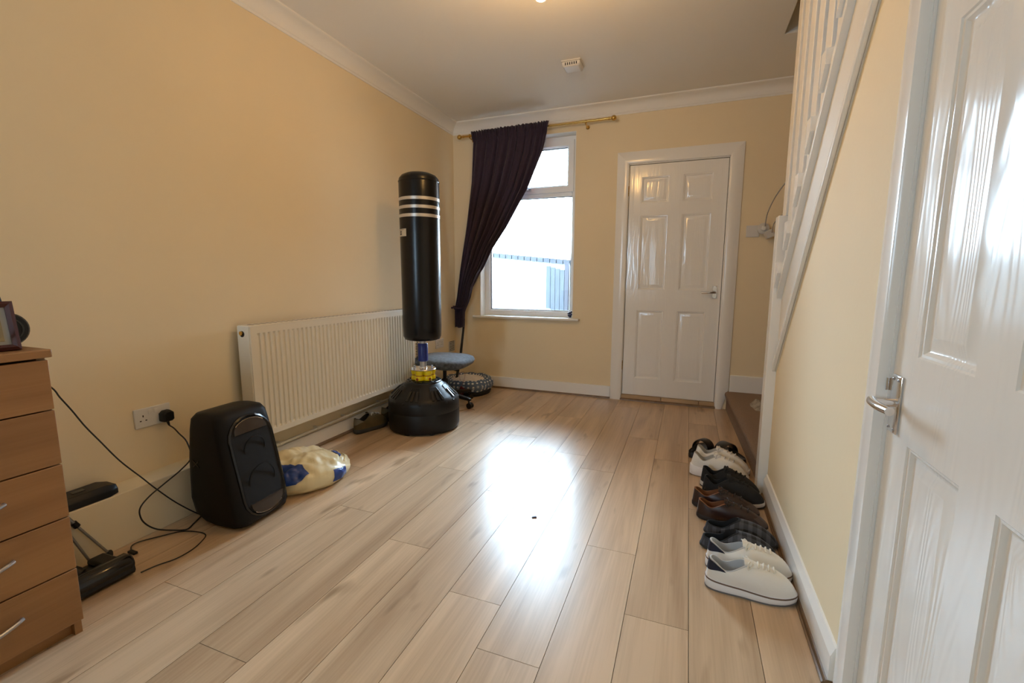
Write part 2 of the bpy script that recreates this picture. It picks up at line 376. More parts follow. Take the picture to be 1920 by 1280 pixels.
def lever_handle(root, plate_w, plate_h, lever, name='handle'):
    """plate in XZ centred on the origin, lever pointing +X, room side -Y"""
    h = MB().hexa([(-plate_w / 2, 0, -plate_h / 2), (plate_w / 2, 0, -plate_h / 2), (plate_w / 2, -0.006, -plate_h / 2), (-plate_w / 2, -0.006, -plate_h / 2),
                   (-plate_w / 2, 0, plate_h / 2), (plate_w / 2, 0, plate_h / 2), (plate_w / 2, -0.006, plate_h / 2), (-plate_w / 2, -0.006, plate_h / 2)]).build(name, M_chrome, root, bevel=0.003, seg=3)
    z0 = plate_h * 0.02
    MB().tube([(0, -0.004, z0), (0, -0.03, z0), (0, -0.042, z0)], [0.009, 0.008, 0.009], 14).build('spindle', M_chrome, h)
    pts = smoothpath([(-0.006, -0.042, z0), (0.01, -0.046, z0), (lever * 0.55, -0.05, z0 + 0.002), (lever, -0.047, z0 + 0.004)], 5)
    MB().tube(pts, [0.0105 - 0.002 * i / len(pts) for i in range(len(pts))], 14).build('lever', M_chrome, h)
    for sx in (-1, 1):
        for sz in (-1, 1):
            MB().lathe([(0.0032, 0), (0.0032, -0.0018), (0.001, -0.0026)], (sx * plate_w * 0.3, -0.006, sz * plate_h * 0.42), 8, 'Y').build('screw', M_steel, h)
    return h

d1 = struct(empty('door_1', (1.688, 0.012, 0.050)))
PX = ((0.100, 0.322), (0.432, 0.655))
pan = [(a, b, c, d) for a, b in PX for c, d in ((0.152, 0.760), (0.938, 1.563), (1.668, 1.882))]
lf = door_leaf(d1, 0.762, 1.981, pan)
h1 = lever_handle(lf, 0.036, 0.105, 0.10); h1.location = (0.716, 0, 0.925); h1.rotation_euler = (0, PI, 0); h1.scale = (1, 1, 1)
for z in (1.772, 0.266):
    hg = MB().cyl((-0.008, -0.008, z - 0.04), (-0.008, -0.008, z + 0.04), 0.006, 10).build('hinge', M_brass, d1)
    for k in range(4): MB().lathe([(0.0068, -0.001), (0.0068, 0.001)], (-0.008, -0.008, z - 0.03 + 0.02 * k), 10).build('knuckle', M_steel, hg)
# lining and architrave
fr = MB().box(-0.016, -0.004, -0.012, 0.06, -0.05, 1.996).box(0.766, 0.778, -0.012, 0.06, -0.05, 1.996).box(-0.016, 0.778, -0.012, 0.06, 1.985, 1.996)
fr.build('lining', M_gloss, d1, smooth=0)
prof = [(0, 0), (0, -0.018), (0.012, -0.023), (0.06, -0.023), (0.085, -0.016), (0.097, -0.012), (0.097, 0)]
def archi(path_in, nrm, name, root, m):
    # path of corner points (x,z) with outward mitre offsets; profile u outward, v towards the room
    rings = []
    for (x, z), (ox, oz) in zip(path_in, nrm): rings.append([(x + ox * u, v - 0.012, z + oz * u) for u, v in prof])
    return MB().loft(rings).build(name, m, root, smooth=30)
archi([(-0.008, -0.05), (-0.008, 1.992)], [(-1, 0), (-1, 1)], 'architrave', d1, M_gloss)
archi([(-0.008, 1.992), (0.770, 1.992)], [(-1, 1), (1, 1)], 'architrave', d1, M_gloss)
archi([(0.770, 1.992), (0.770, 0.12), (0.770, -0.05)], [(1, 1), (1, 0), (0.55, 0)], 'architrave', d1, M_gloss)

# door in the right wall: face looks to -X, far stile carries the handle
d2 = struct(empty('door_2', (RW + 0.006, EY0 - 0.004, 0.006), -PI / 2))   # local +X runs towards the camera
W2 = 0.682
P2 = ((0.100, 0.290), (0.385, 0.585))
pan = [(a, b, c, d) for a, b in P2 for c, d in ((0.13, 0.742), (0.922, 1.532), (1.63, 1.80))]
lf2 = door_leaf(d2, W2, 1.885, pan)
h2 = lever_handle(lf2, 0.042, 0.125, 0.10); h2.location = (0.035, 0, 0.812)
MB().box(0.0, 0.003, -0.012, -0.0002, 0.835, 0.862).build('latch_plate', M_chrome, d2, smooth=0)
MB().box(-0.004, -0.001, -0.006, 0.046, -0.006, 1.895).box(W2 + 0.001, W2 + 0.004, -0.006, 0.046, -0.006, 1.895).build('lining', M_gloss, d2, smooth=0)
prof = [(0, 0.006), (0, -0.012), (0.004, -0.019), (0.012, -0.020), (0.06, -0.016), (0.09, -0.010), (0.095, 0.006)]
def archi2(path_in, nrm):
    rings = []
    for (x, z), (ox, oz) in zip(path_in, nrm): rings.append([(x + ox * u, v - 0.006 , z + oz * u) for u, v in prof])
    return MB().loft(rings).build('architrave', M_gloss, d2, smooth=30)
archi2([(-0.004, -0.006), (-0.004, 1.892)], [(-1, 0), (-1, 1)])
archi2([(-0.004, 1.892), (W2 + 0.004, 1.892)], [(-1, 1), (1, 1)])
archi2([(W2 + 0.004, 1.892), (W2 + 0.004, -0.006)], [(1, 1), (1, 0)])

# ------------------------------------------------------------------ window
win = struct(empty('window_1', (0, 0, 0)))
fx0, fx1, fz0, fz1, fy0, fy1 = 0.286, 1.214, 0.721, 2.356, 0.105, 0.175
def frame(x0, x1, z0, z1, y0, y1, t, name, parent, tb=None, m=M_upvc):
    tb = tb or t
    mb = MB()
    prof = [(0, y0), (0, y1), (t, y1), (t, y0 + 0.02), (t * 0.8, y0)]
    corners = [(x0, z0, 1, 1), (x1, z0, -1, 1), (x1, z1, -1, -1), (x0, z1, 1, -1)]
    rings = [[(x + sx * u, y, z + sz * u) for u, y in prof] for x, z, sx, sz in corners]
    n = len(prof); b = len(mb.v)
    for r in rings: mb.v += r
    for i in range(4):
        j = (i + 1) % 4
        for k in range(n):
            k2 = (k + 1) % n; mb.f.append((b + i * n + k, b + j * n + k, b + j * n + k2, b + i * n + k2))
    return mb.build(name, m, parent, smooth=0)
frame(fx0, fx1, fz0, fz1, fy0, fy1, 0.055, 'window_frame', win)
MB().box(fx0 + 0.05, fx1 - 0.05, fy0 + 0.004, fy1, 1.832, 1.888).build('transom', M_upvc, win, bevel=0.006)
sash = frame(fx0 + 0.035, fx1 - 0.035, 1.868, 2.322, fy0 - 0.022, fy1 - 0.02, 0.062, 'top_sash', win)
hb = MB().box(0.70, 0.78, 0.066, 0.083, 1.893, 1.915).build('sash_handle', mat('grey_window_hardware', (0.45, 0.45, 0.46), 0.3, 0.6), sash, bevel=0.004)
MB().tube([(0.75, 0.066, 1.904), (0.75, 0.052, 1.904), (0.74, 0.046, 1.906), (0.66, 0.046, 1.912)], 0.007, 10).build('grip', M_upvc, hb)
gm = glass_mat()
MB().box(fx0 + 0.05, fx1 - 0.05, 0.136, 0.140, fz0 + 0.05, 1.835).build('pane', gm, win, smooth=0)
MB().box(fx0 + 0.09, fx1 - 0.09, 0.120, 0.124, 1.925, 2.265).build('pane', gm, win, smooth=0)
gk = mat('black_glazing_gasket', (0.03, 0.03, 0.04), 0.6)
frame(fx0 + 0.055, fx1 - 0.055, fz0 + 0.055, 1.833, 0.127, 0.135, 0.005, 'gasket', win, m=gk)
frame(fx0 + 0.096, fx1 - 0.096, 1.930, 2.261, 0.110, 0.118, 0.005, 'gasket', win, m=gk)
MB().box(0.214, 1.284, -0.048, 0.105, 0.697, 0.719).build('window_sill', M_gloss, win, bevel=0.008, seg=3)
lin = MB().box(WX0 + 0.0005, WX0 + 0.01, 0.0, 0.105, 0.719, WZ1).box(WX1 - 0.004, WX1 - 0.0005, 0.0, 0.105, 0.719, WZ1).box(WX0, WX1, 0.0, 0.105, WZ1 - 0.005, WZ1 - 0.0005)
lin.build('reveal_lining', mat('white_reveal_paint', (0.88, 0.86, 0.81), 0.6), win, smooth=0)

win2 = struct(empty('window_2'))
frame(VX0, VX1, VZ0, VZ1, YF - 0.12, YF - 0.05, 0.05, 'window_frame', win2)
MB().box(VX0 + 0.04, VX1 - 0.04, YF - 0.09, YF - 0.086, VZ0 + 0.04, VZ1 - 0.04).build('pane', gm, win2, smooth=0)
MB().box(VX0 - 0.05, VX1 + 0.05, YF - 0.05, YF + 0.05, VZ0 - 0.022, VZ0).build('window_sill', M_gloss, win2, bevel=0.006)

# ------------------------------------------------------------------ outside the window
yard = tag(empty('yard_wall', (-0.4, 3.6, -0.1)), 'white rendered yard wall with a row of coping bricks seen through the window', 'wall')
M_render = mat('shaded_white_render', (0.115, 0.118, 0.12), 0.9, bump=0.3, bscale=40)  # white wall, base colour darkened to stand in for the yard's shade
M_cop = mat('slate_blue_brick', (0.014, 0.016, 0.021), 0.8, var=0.3, vscale=8)
def ytop(x): return 1.50 - 0.10 * x
MB().hexa([(-4, 0, 0), (2.2, 0, 0), (2.2, 0.22, 0), (-4, 0.22, 0), (-4, 0, ytop(-4) + .0), (2.2, 0, ytop(2.2)), (2.2, 0.22, ytop(2.2)), (-4, 0.22, ytop(-4))]).build('render_face', M_render, yard, smooth=0)
x = -1.9
while x < 1.25:
    bw = 0.105; z = ytop(x + 0.05)
    MB().hexa([(x, -0.03, z - .004), (x + bw, -0.03, z - 0.1 * bw - .004), (x + bw, 0.25, z - 0.1 * bw - .004), (x, 0.25, z - .004), (x, -0.03, z + 0.075), (x + bw, -0.03, z + 0.075 - 0.1 * bw), (x + bw, 0.25, z + 0.075 - 0.1 * bw), (x, 0.25, z + 0.075)]).build('coping_brick', M_cop, yard, smooth=0)
    x += 0.118
struct(MB().box(-5, 6, 0.3, 12, -0.16, -0.1).build('floor_yard', mat('shaded_pale_concrete', (0.12, 0.12, 0.118), 0.9, var=0.1), smooth=0))  # ground colour darkened too, yard shade put into the base colour
gate = tag(empty('yard_gate', (0.28, 2.9, -0.1)), 'blue-grey plank gate with a dark post at the right of the yard', 'gate')
Mg = mat('weathered_blue_timber', (0.022, 0.027, 0.035), 0.8, var=0.25, vscale=4, stretch=(8, 8, .6))
for k in range(4): MB().box(-0.20 + k * 0.075, -0.20 + k * 0.075 + 0.068, 0, 0.025, 0.35 + 0.12 * (3 - k), 1.38 - 0.02 * k).build('board', Mg, gate, smooth=0)
MB().box(-0.21, 0.16, 0.025, 0.05, 1.1, 1.2).build('rail', Mg, gate, smooth=0)
MB().box(0.105, 0.165, -0.02, 0.05, 0, 1.42).build('post', mat('dark_post_paint', (0.010, 0.010, 0.017), 0.7), gate, smooth=0)

struct(MB().box(1.70, 1.90, 0.3, 4.6, -0.1, 5.0).build('wall_sky_block', mat('red_brick_render', (0.30, 0.20, 0.16), 0.9, var=0.15, vscale=5), smooth=0))  # unseen wall, added to keep sky light off the left room wall

# ------------------------------------------------------------------ staircase
st = tag(empty('staircase', (2.6, -1.5, 0)), 'carpeted staircase behind white slatted balustrade rising along the right wall', 'staircase')
def sp(mb, name, m, **k):  # build in world coordinates, keep under the staircase
    o = mb.build(name, m, st, **k); o.location = (-2.6, 1.5, 0); return o
# first, wide carpeted step with a rounded nose towards the room
prof = [(0.0, 0.0), (0.0, 0.10), (-0.012, 0.115), (-0.016, 0.13), (-0.012, 0.145), (0.003, 0.154), (0.03, 0.157)]
ring = lambda y, x0: [(x0 + u, y, z) for u, z in prof] + [(XR, y, 0.157), (XR, y, 0.0)]
sp(MB().loft([ring(-0.002, 2.545), ring(-0.06, 2.546), ring(-0.733, 2.572), ring(-1.293, 2.592), ring(-1.545, 2.60)]), 'step', M_carp, smooth=40)
rise, go = 0.20, 0.20 / SL
y = -0.80; z = 0.157
for k in range(11):
    sp(MB().box(2.685, XR - 0.004, y - go - 0.02, y, max(z - 0.2, 0), z + rise), 'step', M_carp, bevel=0.012, seg=3)
    y -= go; z += rise
sp(MB().box(2.577, 2.630, -1.612, -1.535, 0.0, 1.375), 'newel_post', M_gloss, bevel=0.003)
# string, capping, lower moulding
ya, yb = -1.612, -3.05
def slab(x0, x1, ya, yb, za, zb):
    return MB().hexa([(x0, yb, za(yb)), (x1, yb, za(yb)), (x1, ya, za(ya)), (x0, ya, za(ya)), (x0, yb, zb(yb)), (x1, yb, zb(yb)), (x1, ya, zb(ya)), (x0, ya, zb(ya))])
M_str = mat('white_string_paint', (0.78, 0.73, 0.64), 0.35)
sp(slab(2.616, 2.664, ya, yb, zlow, zcap), 'string', M_str, smooth=0)
sp(slab(2.600, 2.616, ya, yb, lambda y: zlow(y) - 0.0, lambda y: zlow(y) + 0.040), 'string_moulding', M_gloss, bevel=0.004)
sp(slab(2.594, 2.668, ya, yb, lambda y: zcap(y), lambda y: zcap(y) + 0.045), 'string_capping', M_gloss, bevel=0.003)
PITCH = 0.14
bl = None
for k in range(11):
    yc = -1.575 - PITCH * k; hw = 0.041
    z0 = zcap(yc) + 0.03
    if z0 > H - 0.15: break
    zb = (lambda y: zcap(y) + 0.045) if k else (lambda y: 1.375)
    mb = MB().hexa([(2.604, yc - hw, zb(yc - hw)), (2.636, yc - hw, zb(yc - hw)), (2.636, yc + hw, zb(yc + hw)), (2.604, yc + hw, zb(yc + hw)),
                    (2.604, yc - hw, H), (2.636, yc - hw, H), (2.636, yc + hw, H), (2.604, yc + hw, H)])
    sp(mb, 'baluster', M_gloss, bevel=0.002)
    ym = yc - PITCH / 2; hb_ = PITCH / 2 - hw
    c0 = lambda y: zcap(y) + 0.045; c1 = lambda y: zcap(y) + 0.13
    sp(MB().hexa([(2.580, ym - hb_, c0(ym - hb_)), (2.64, ym - hb_, c0(ym - hb_)), (2.64, ym + hb_, c0(ym + hb_)), (2.580, ym + hb_, c0(ym + hb_)),
                  (2.580, ym - hb_, c1(ym)), (2.64, ym - hb_, c1(ym)), (2.64, ym + hb_, c1(ym)), (2.580, ym + hb_, c1(ym))]), 'spacer_block', M_gloss, smooth=0)

# ------------------------------------------------------------------ ceiling lamp and smoke alarm
lamp = tag(empty('pendant_lamp', (1.552, -2.085, H)), 'bare glowing warm bulb hanging on a short flex from the ceiling', 'lamp')
MB().lathe([(0.042, 0), (0.042, -0.006), (0.036, -0.016), (0.012, -0.024), (0.006, -0.03)], n=24).build('ceiling_rose', M_wplast, lamp)
MB().cyl((0, 0, -0.028), (0, 0, -0.165), 0.003, 8).build('flex', M_wplast, lamp)
MB().lathe([(0.008, -0.155), (0.018, -0.165), (0.021, -0.185), (0.021, -0.205)], n=20).build('bulb_holder', M_wplast, lamp)
me = mat('glowing_bulb_glass', (1.0, 0.56, 0.18), 0.3, emit=BULB)
MB().lathe([(0.013, -0.205), (0.015, -0.215), (0.024, -0.232), (0.030, -0.252), (0.028, -0.272), (0.019, -0.286), (0.008, -0.292)], n=20).build('bulb', me, lamp)

sm = tag(empty('smoke_alarm', (1.385, -0.84, H)), 'square white smoke alarm on the ceiling near the window wall', 'smoke alarm')
MB().box(-0.068, 0.068, -0.068, 0.068, -0.010, 0).build('base_plate', M_wplast, sm, bevel=0.012, seg=3)
cov = MB().loft([[(sx * a, sy * a, z) for sx, sy in ((-1, -1), (1, -1), (1, 1), (-1, 1))] for a, z in ((0.064, -0.010), (0.062, -0.030), (0.052, -0.041), (0.03, -0.042))]).build('cover', M_wplast, sm, bevel=0.008, seg=3)
for k in range(6): MB().box(-0.040 + 0.015 * k, -0.034 + 0.015 * k, -0.064, -0.0615, -0.034, -0.018).build('slot', M_blkp, cov, smooth=0)

# ------------------------------------------------------------------ curtain and rod
rod = tag(empty('curtain_rod', (0, -0.09, 2.398)), 'thin brass curtain rod with round ball finials above the window', 'curtain rod')
MB().cyl((0.14, 0, -0.002), (1.53, 0, 0.003), 0.0095, 14).build('pole', M_brass, rod)
for x, s in ((0.118, -1), (1.552, 1)):
    pr = [(0.006, -s * 0.05), (0.012, -s * 0.045), (0.012, -s * 0.036), (0.007, -s * 0.03), (0.009, -s * 0.024)] + [(0.022 * math.cos(a), s * 0.022 * math.sin(a)) for a in [(-1.2 + 2.7 * i / 9) for i in range(10)]]
    MB().lathe(pr, (x, 0, 0.003 if s > 0 else -0.002), 20, 'X').build('finial', M_brass, rod)
for x in (0.225, 1.318):
    b = MB().tube([(x, 0.088, -0.022), (x, 0.03, -0.022), (x, 0, -0.02), (x, -0.008, -0.012)], 0.006, 8).build('bracket', M_brass, rod)
    MB().lathe([(0.017, 0.088), (0.017, 0.082), (0.010, 0.076)], (x, 0, -0.022), 14, 'Y').build('rosette', M_brass, b)
    MB().lathe([(0.014, -0.006), (0.014, 0.006)], (x, 0, 0), 14, 'X').build('collar', M_brass, b)

LT = [(0.598, 0.048), (0.785, 0.050), (0.912, 0.076), (1.193, 0.115), (1.612, 0.184), (1.988, 0.239), (2.345, 0.262), (2.43, 0.249)]
RT = [(0.600, 0.143), (0.756, 0.151), (0.899, 0.216), (0.992, 0.235), (1.126, 0.31), (1.192, 0.360), (1.356, 0.446), (1.557, 0.598), (1.9, 0.815), (2.187, 0.939), (2.43, 1.001)]
cv = MB(); NC, NR = 150, 60; rows_ = []
for j in range(NR + 1):
    z = 0.598 + (2.428 - 0.598) * j / NR
    xl, xr = interp(LT, z), interp(RT, z); row = []
    wd = xr - xl
    for i in range(NC + 1):
        t = i / NC
        # folds converge to the tied corner
        amp = 0.006 + 0.016 * min(1, (2.43 - z) / 0.5) * (0.6 + 0.4 * math.sin(3 * t))
        if wd < 0.2: amp *= 0.9
        ph = 2 * PI * (7.5 * t + 0.35 * math.sin(5 * t + z))
        yy = -0.093 + amp * math.sin(ph) + 0.006 * math.sin(ph * 2.3 + 1)
        if z > 2.34: yy = -0.113 + 0.007 * math.sin(2 * PI * 34 * t)
        xx = xl + wd * (t + 0.018 * math.sin(ph + 1.2) * math.sin(PI * t))
        zz = z + (0.012 * math.sin(2 * PI * 30 * t) if j == NR else 0) * 0.4 + (0.05 * (t - 0.35) * 0 if z < 1 else 0)
        if j == 0: zz += 0.004 * math.sin(9 * t)
        zz += (z > 2.3) * 0.012 * (t - 0.2)
        row.append((xx, yy, zz))
    rows_.append(row)
cv.loft(rows_, False, False, closed=False)
ct = cv.build('curtain', M_curt, smooth=80)
sol = ct.modifiers.new('cloth', 'SOLIDIFY'); sol.thickness = 0.003
tag(ct, 'dark purple curtain pulled to the left and tied low across the window', 'curtain')
tb = tag(empty('curtain_tieback', (0.004, -0.082, 0.79)), 'small dark purple tie-back knob on the left wall at the curtain tail', 'tie-back')
MB().lathe([(0.010, -0.003), (0.007, 0.012), (0.007, 0.03), (0.020, 0.034), (0.022, 0.042), (0.014, 0.048)], n=16, axis='X').build('hook', mat('dark_purple_fabric', (0.03, 0.012, 0.04), 0.7), tb)
MB().tube(smoothpath([(0.02, -0.0, 0.014), (0.05, -0.05, 0.006), (0.10, -0.055, 0.0), (0.135, -0.02, 0.0), (0.11, 0.05, 0.004), (0.06, 0.055, 0.010), (0.02, 0.02, 0.012)], 5), 0.008, 8).build('band', MATS['dark_purple_fabric'], tb)

# ------------------------------------------------------------------ radiator
rad = tag(empty('radiator', (0, -1.68, 0.232)), 'long cream ribbed panel radiator on the left wall', 'radiator')
ry0, ry1, rx0, rx1, rh = -0.75, 0.75, 0.035, 0.120, 0.600
# pressed front panel with vertical flutes
pts = [(ry0, rx1 - 0.006), (ry0 + 0.002, rx1)]
n = 45; fw = (ry1 - ry0 - 0.06) / n
def rows_at(z, dep): 
    r = [(rx1 - 0.012, ry0, z), (rx1, ry0 + 0.004, z), (rx1, ry0 + 0.03, z)]
    for k in range(n):
        b = ry0 + 0.03 + k * fw
        r += [(rx1, b + fw * 0.42, z), (rx1 - dep, b + fw * 0.55, z), (rx1 - dep, b + fw * 0.87, z), (rx1, b + fw, z)]
    r += [(rx1, ry1 - 0.004, z), (rx1 - 0.012, ry1, z)]
    return r
zz = [(0.0, 0), (0.03, 0), (0.042, 0.008), (rh - 0.05, 0.008), (rh - 0.038, 0), (rh - 0.004, 0)]
mb = MB().loft([rows_at(z, d) for z, d in zz], False, False, closed=False)
mb.build('front_panel', M_rad, rad, smooth=20)
MB().box(rx0, rx0 + 0.010, ry0 + 0.01, ry1 - 0.01, 0.01, rh - 0.02).build('back_panel', M_rad, rad, smooth=0)
tg = MB().box(rx0, rx1, ry0, ry1, rh - 0.006, rh + 0.004).build('top_grille', M_rad, rad, bevel=0.003)
for k in range(40):
    MB().box(rx0 + 0.02, rx1 - 0.025, ry0 + 0.04 + k * 0.036, ry0 + 0.052 + k * 0.036, rh + 0.0035, rh + 0.0045).build('grille_slot', mat('dark_slot', (0.12, 0.1, 0.07), 0.8), tg, smooth=0)
for y0, y1 in ((ry0 - 0.003, ry0 + 0.001), (ry1 - 0.001, ry1 + 0.003)):
    e = MB().box(rx0, rx1 - 0.004, y0, y1, 0.0, rh).build('end_panel', M_rad, rad, bevel=0.0015)
    if y0 < 0:
        MB().lathe([(0.016, -0.0015), (0.016, 0.004)], (0.070, y0, rh - 0.040), 18, 'Y').build('vent_hole', M_blkp, e)
        MB().lathe([(0.011, -0.008), (0.011, 0.002)], (0.068, y0, rh - 0.036), 18, 'Y').build('bleed_valve', M_brass, e)
for y in (-0.5, 0.5): MB().box(0.0, rx0 + 0.002, y - 0.02, y + 0.02, 0.10, 0.52).build('wall_bracket', M_rad, rad, smooth=0)

pipe = tag(empty('heating_pipe', (0.03, -1.8, 0.135)), 'cream painted copper pipe running below the radiator', 'pipe')
MB().tube([(0.012, -0.74, -0.012), (0.012, 0.3, 0.002), (0.012, 0.80, 0.004), (0.012, 0.83, 0.01), (0.03, 0.84, 0.05), (0.04, 0.84, 0.105)], 0.0085, 10).build('run', M_rad, pipe)
for y in (-0.42, -0.13, 0.12, 0.5):
    MB().lathe([(0.0095, -0.016), (0.0115, -0.014), (0.0115, 0.014), (0.0095, 0.016)], (0.012, y, -0.012 + (y + 0.74) * 0.0135), 12, 'Y').build('coupling', M_rad, pipe)
    MB().box(-0.032, 0.004, y - 0.006, y + 0.006, -0.016 + (y + 0.74) * 0.0135, -0.004 + (y + 0.74) * 0.0135).build('clip', M_wplast, pipe, smooth=0)

# ------------------------------------------------------------------ punching bag
pb = tag(empty('punching_bag', (0.43, -1.30, 0)), 'tall black free-standing punching bag with three silver stripes on a black base', 'punching bag')
prof = [(0.02, 0.640), (0.10, 0.642), (0.124, 0.650), (0.134, 0.672), (0.137, 0.74), (0.1365, 1.0), (0.1375, 1.3), (0.1385, 1.55), (0.1385, 1.735), (0.134, 1.755)]
bag = MB().lathe(prof, n=56, cap1=True).build('bag', M_vinyl, pb, smooth=50)
MB().lathe([(0.139, 1.728), (0.141, 1.733), (0.139, 1.738)], n=56, cap0=False, cap1=False).build('seam', M_vinyl, bag)
MB().lathe([(0.1375, 1.735), (0.134, 1.755), (0.118, 1.775), (0.085, 1.79), (0.04, 1.797), (0.005, 1.798)], n=56, cap0=False).build('cap', M_vinyl, bag)
M_silver = mat('silver_tape', (0.62, 0.58, 0.52), 0.35, 0.5)
for z in (1.612, 1.556, 1.500):
    MB().lathe([(0.1383, z - 0.0105), (0.1397, z - 0.010), (0.1397, z + 0.010), (0.1383, z + 0.0105)], n=56, cap0=False, cap1=False).build('stripe', M_silver, bag)
# care label, facing left of the camera
def patch(a0, a1, z0, z1, r, nm, m, par, off=0.0):
    n = 6; mb = MB()
    mb.loft([[((r + off) * math.cos(a0 + (a1 - a0) * k / n), (r + off) * math.sin(a0 + (a1 - a0) * k / n), z) for k in range(n + 1)] for z in (z0, z1)], False, False, closed=False)
    return mb.build(nm, m, par, smooth=60)
va = math.atan2(-2.79, 1.77)            # direction of the camera
tl = patch(va - 1.50, va - 0.72, 1.362, 1.412, 0.1392, 'label', mat('cream_label', (0.62, 0.52, 0.38), 0.6), bag)
for zz0, zz1 in ((1.372, 1.384), (1.388, 1.398)): patch(va - 1.25, va - 1.08, zz0, zz1, 0.1396, 'print', M_blkp, tl)
patch(va - 1.4, va - 0.85, 1.404, 1.4065, 0.1396, 'print', mat('faded_brown_ink', (0.25, 0.17, 0.1), 0.8), tl)
MB().lathe([(0.024, 0.42), (0.024, 0.645)], n=24).build('post', M_steel, pb)
col = MB().lathe([(0.033, 0.486), (0.036, 0.489), (0.036, 0.612), (0.033, 0.616)], n=28).build('blue_sleeve', mat('blue_plastic', (0.012, 0.03, 0.22), 0.35), pb)
hx = []
for k in range(120):
    a = k * 0.6; hx.append((-0.036 + 0.009 * math.cos(a), -0.022 + 0.009 * math.sin(a), 0.49 + 0.135 * k / 119))
MB().tube(hx, 0.002, 5).build('spring', M_blkp, pb)
MB().lathe([(0.03, 0.632), (0.045, 0.636), (0.045, 0.642)], n=24).build('collar', M_steel, pb)
pl_ = MB().lathe([(0.026, 0.445), (0.030, 0.436), (0.090, 0.434), (0.093, 0.430), (0.090, 0.426), (0.03, 0.426)], n=40).build('steel_plate', M_chrome, pb)
M_yel = mat('yellow_rubber', (0.80, 0.62, 0.0), 0.3)
M_red = mat('dark_red_print', (0.32, 0.05, 0.01), 0.5)
for k in range(6):
    a = va + PI / 6 + k * PI / 3; cx, cy = 0.056 * math.cos(a), 0.056 * math.sin(a)
    cp = MB().lathe([(0.022, 0.352), (0.031, 0.354), (0.033, 0.362), (0.031, 0.374), (0.026, 0.388), (0.031, 0.402), (0.033, 0.414), (0.030, 0.424), (0.02, 0.426)], (cx, cy, 0), 20).build('cushion', M_yel, pb)
    MB().lathe([(0.010, 0.0325), (0.010, 0.0345), (0.004, 0.035)], (cx, cy, 0.366), 12, 'X').build('red_mark', M_red, cp).location = (0, 0, 0)
    m_ = cp.children[0]
    # turn the mark to face outward from the base axis
    c_ = Vector((cx, cy, 0.366)); rot = Matrix.Translation(c_) @ Matrix.Rotation(a, 4, 'Z') @ Matrix.Translation(-c_)
    m_.data.transform(rot)
    MB().lathe([(0.0265, 0.384), (0.0280, 0.388), (0.0265, 0.392)], (cx, cy, 0), 20, cap0=False, cap1=False).build('waist_ring', M_red, cp)
    b_ = MB().lathe([(0.007, 0.434), (0.007, 0.444), (0.004, 0.446)], (0.072 * math.cos(a + 0.5), 0.072 * math.sin(a + 0.5), 0), 6).build('bolt', M_steel, pb)
fl = MB().lathe([(0.05, 0.352), (0.122, 0.350), (0.128, 0.345), (0.128, 0.335)], n=40).build('flange', M_blkg, pb)
for k in range(12):
    a = k * PI / 6; MB().lathe([(0.008, 0.349), (0.008, 0.354), (0.003, 0.356)], (0.108 * math.cos(a), 0.108 * math.sin(a), 0), 8).build('bolt_cap', M_blkp, fl)
M_base = mat('black_base_plastic', (0.007, 0.007, 0.008), 0.4, spec=0.35, bump=0.15, bscale=18)
base = MB().lathe([(0.23, 0.006), (0.252, 0.012), (0.256, 0.03), (0.256, 0.138), (0.2545, 0.142), (0.2545, 0.146), (0.256, 0.150), (0.255, 0.205), (0.247, 0.232), (0.225, 0.252), (0.150, 0.316), (0.128, 0.337), (0.05, 0.338)], n=64).build('base', M_base, pb, smooth=35)
for k in range(8):
    a = k * PI / 4 + 0.2
    def P_(r, z, da): return (r * math.cos(a + da), r * math.sin(a + da), z)
    rb = MB().hexa([P_(0.245, 0.205, -0.27), P_(0.245, 0.205, 0.27), P_(0.145, 0.30, 0.20), P_(0.145, 0.30, -0.20), P_(0.2585, 0.222, -0.27), P_(0.2585, 0.222, 0.27), P_(0.152, 0.323, 0.20), P_(0.152, 0.323, -0.20)]).build('grip_panel', M_base, base, bevel=0.006)
    for j in (-1, 0, 1):
        MB().hexa([P_(0.236, 0.236, j * 0.15 - 0.035), P_(0.236, 0.236, j * 0.15 + 0.035), P_(0.178, 0.292, j * 0.13 + 0.035), P_(0.178, 0.292, j * 0.13 - 0.035),
                   P_(0.2425, 0.246, j * 0.15 - 0.035), P_(0.2425, 0.246, j * 0.15 + 0.035), P_(0.184, 0.302, j * 0.13 + 0.035), P_(0.184, 0.302, j * 0.13 - 0.035)]).build('rib', M_blkg, rb, smooth=0)
for k in range(8):
    a = k * PI / 4; MB().lathe([(0.024, 0.0), (0.028, 0.004), (0.026, 0.014)], (0.215 * math.cos(a), 0.215 * math.sin(a), 0), 12).build('foot', M_rubber, pb)

# ------------------------------------------------------------------ office chair (seat without a back)
ch = tag(empty('office_chair', (0.285, -0.735, 0)), 'backless swivel office chair with dusty grey seat behind the punching bag', 'chair')
rings = []
for z, s in ((0.345, 0.55), (0.352, 0.86), (0.368, 0.96), (0.390, 1.0), (0.408, 0.97), (0.420, 0.86), (0.424, 0.6), (0.425, 0.2)):
    r = []
    for k in range(40):
        a = 2 * PI * k / 40; c, s_ = math.cos(a), math.sin(a)
        X_ = 0.245 * s * math.copysign(abs(c) ** 0.72, c); Y_ = 0.225 * s * math.copysign(abs(s_) ** 0.72, s_)
        r.append((X_, Y_, z - 0.055 * max(0, (X_ * 0.55 - Y_ * 0.85)) ** 1.0 * 1.2 + (0.012 if z > 0.41 else 0) * (1 - s)))
    rings.append(r)
MB().loft(rings).build('seat', mat('dusty_grey_upholstery', (0.075, 0.085, 0.105), 0.9, var=0.55, vscale=40, bump=0.3, bscale=500, sheen=0.3), ch, smooth=70)
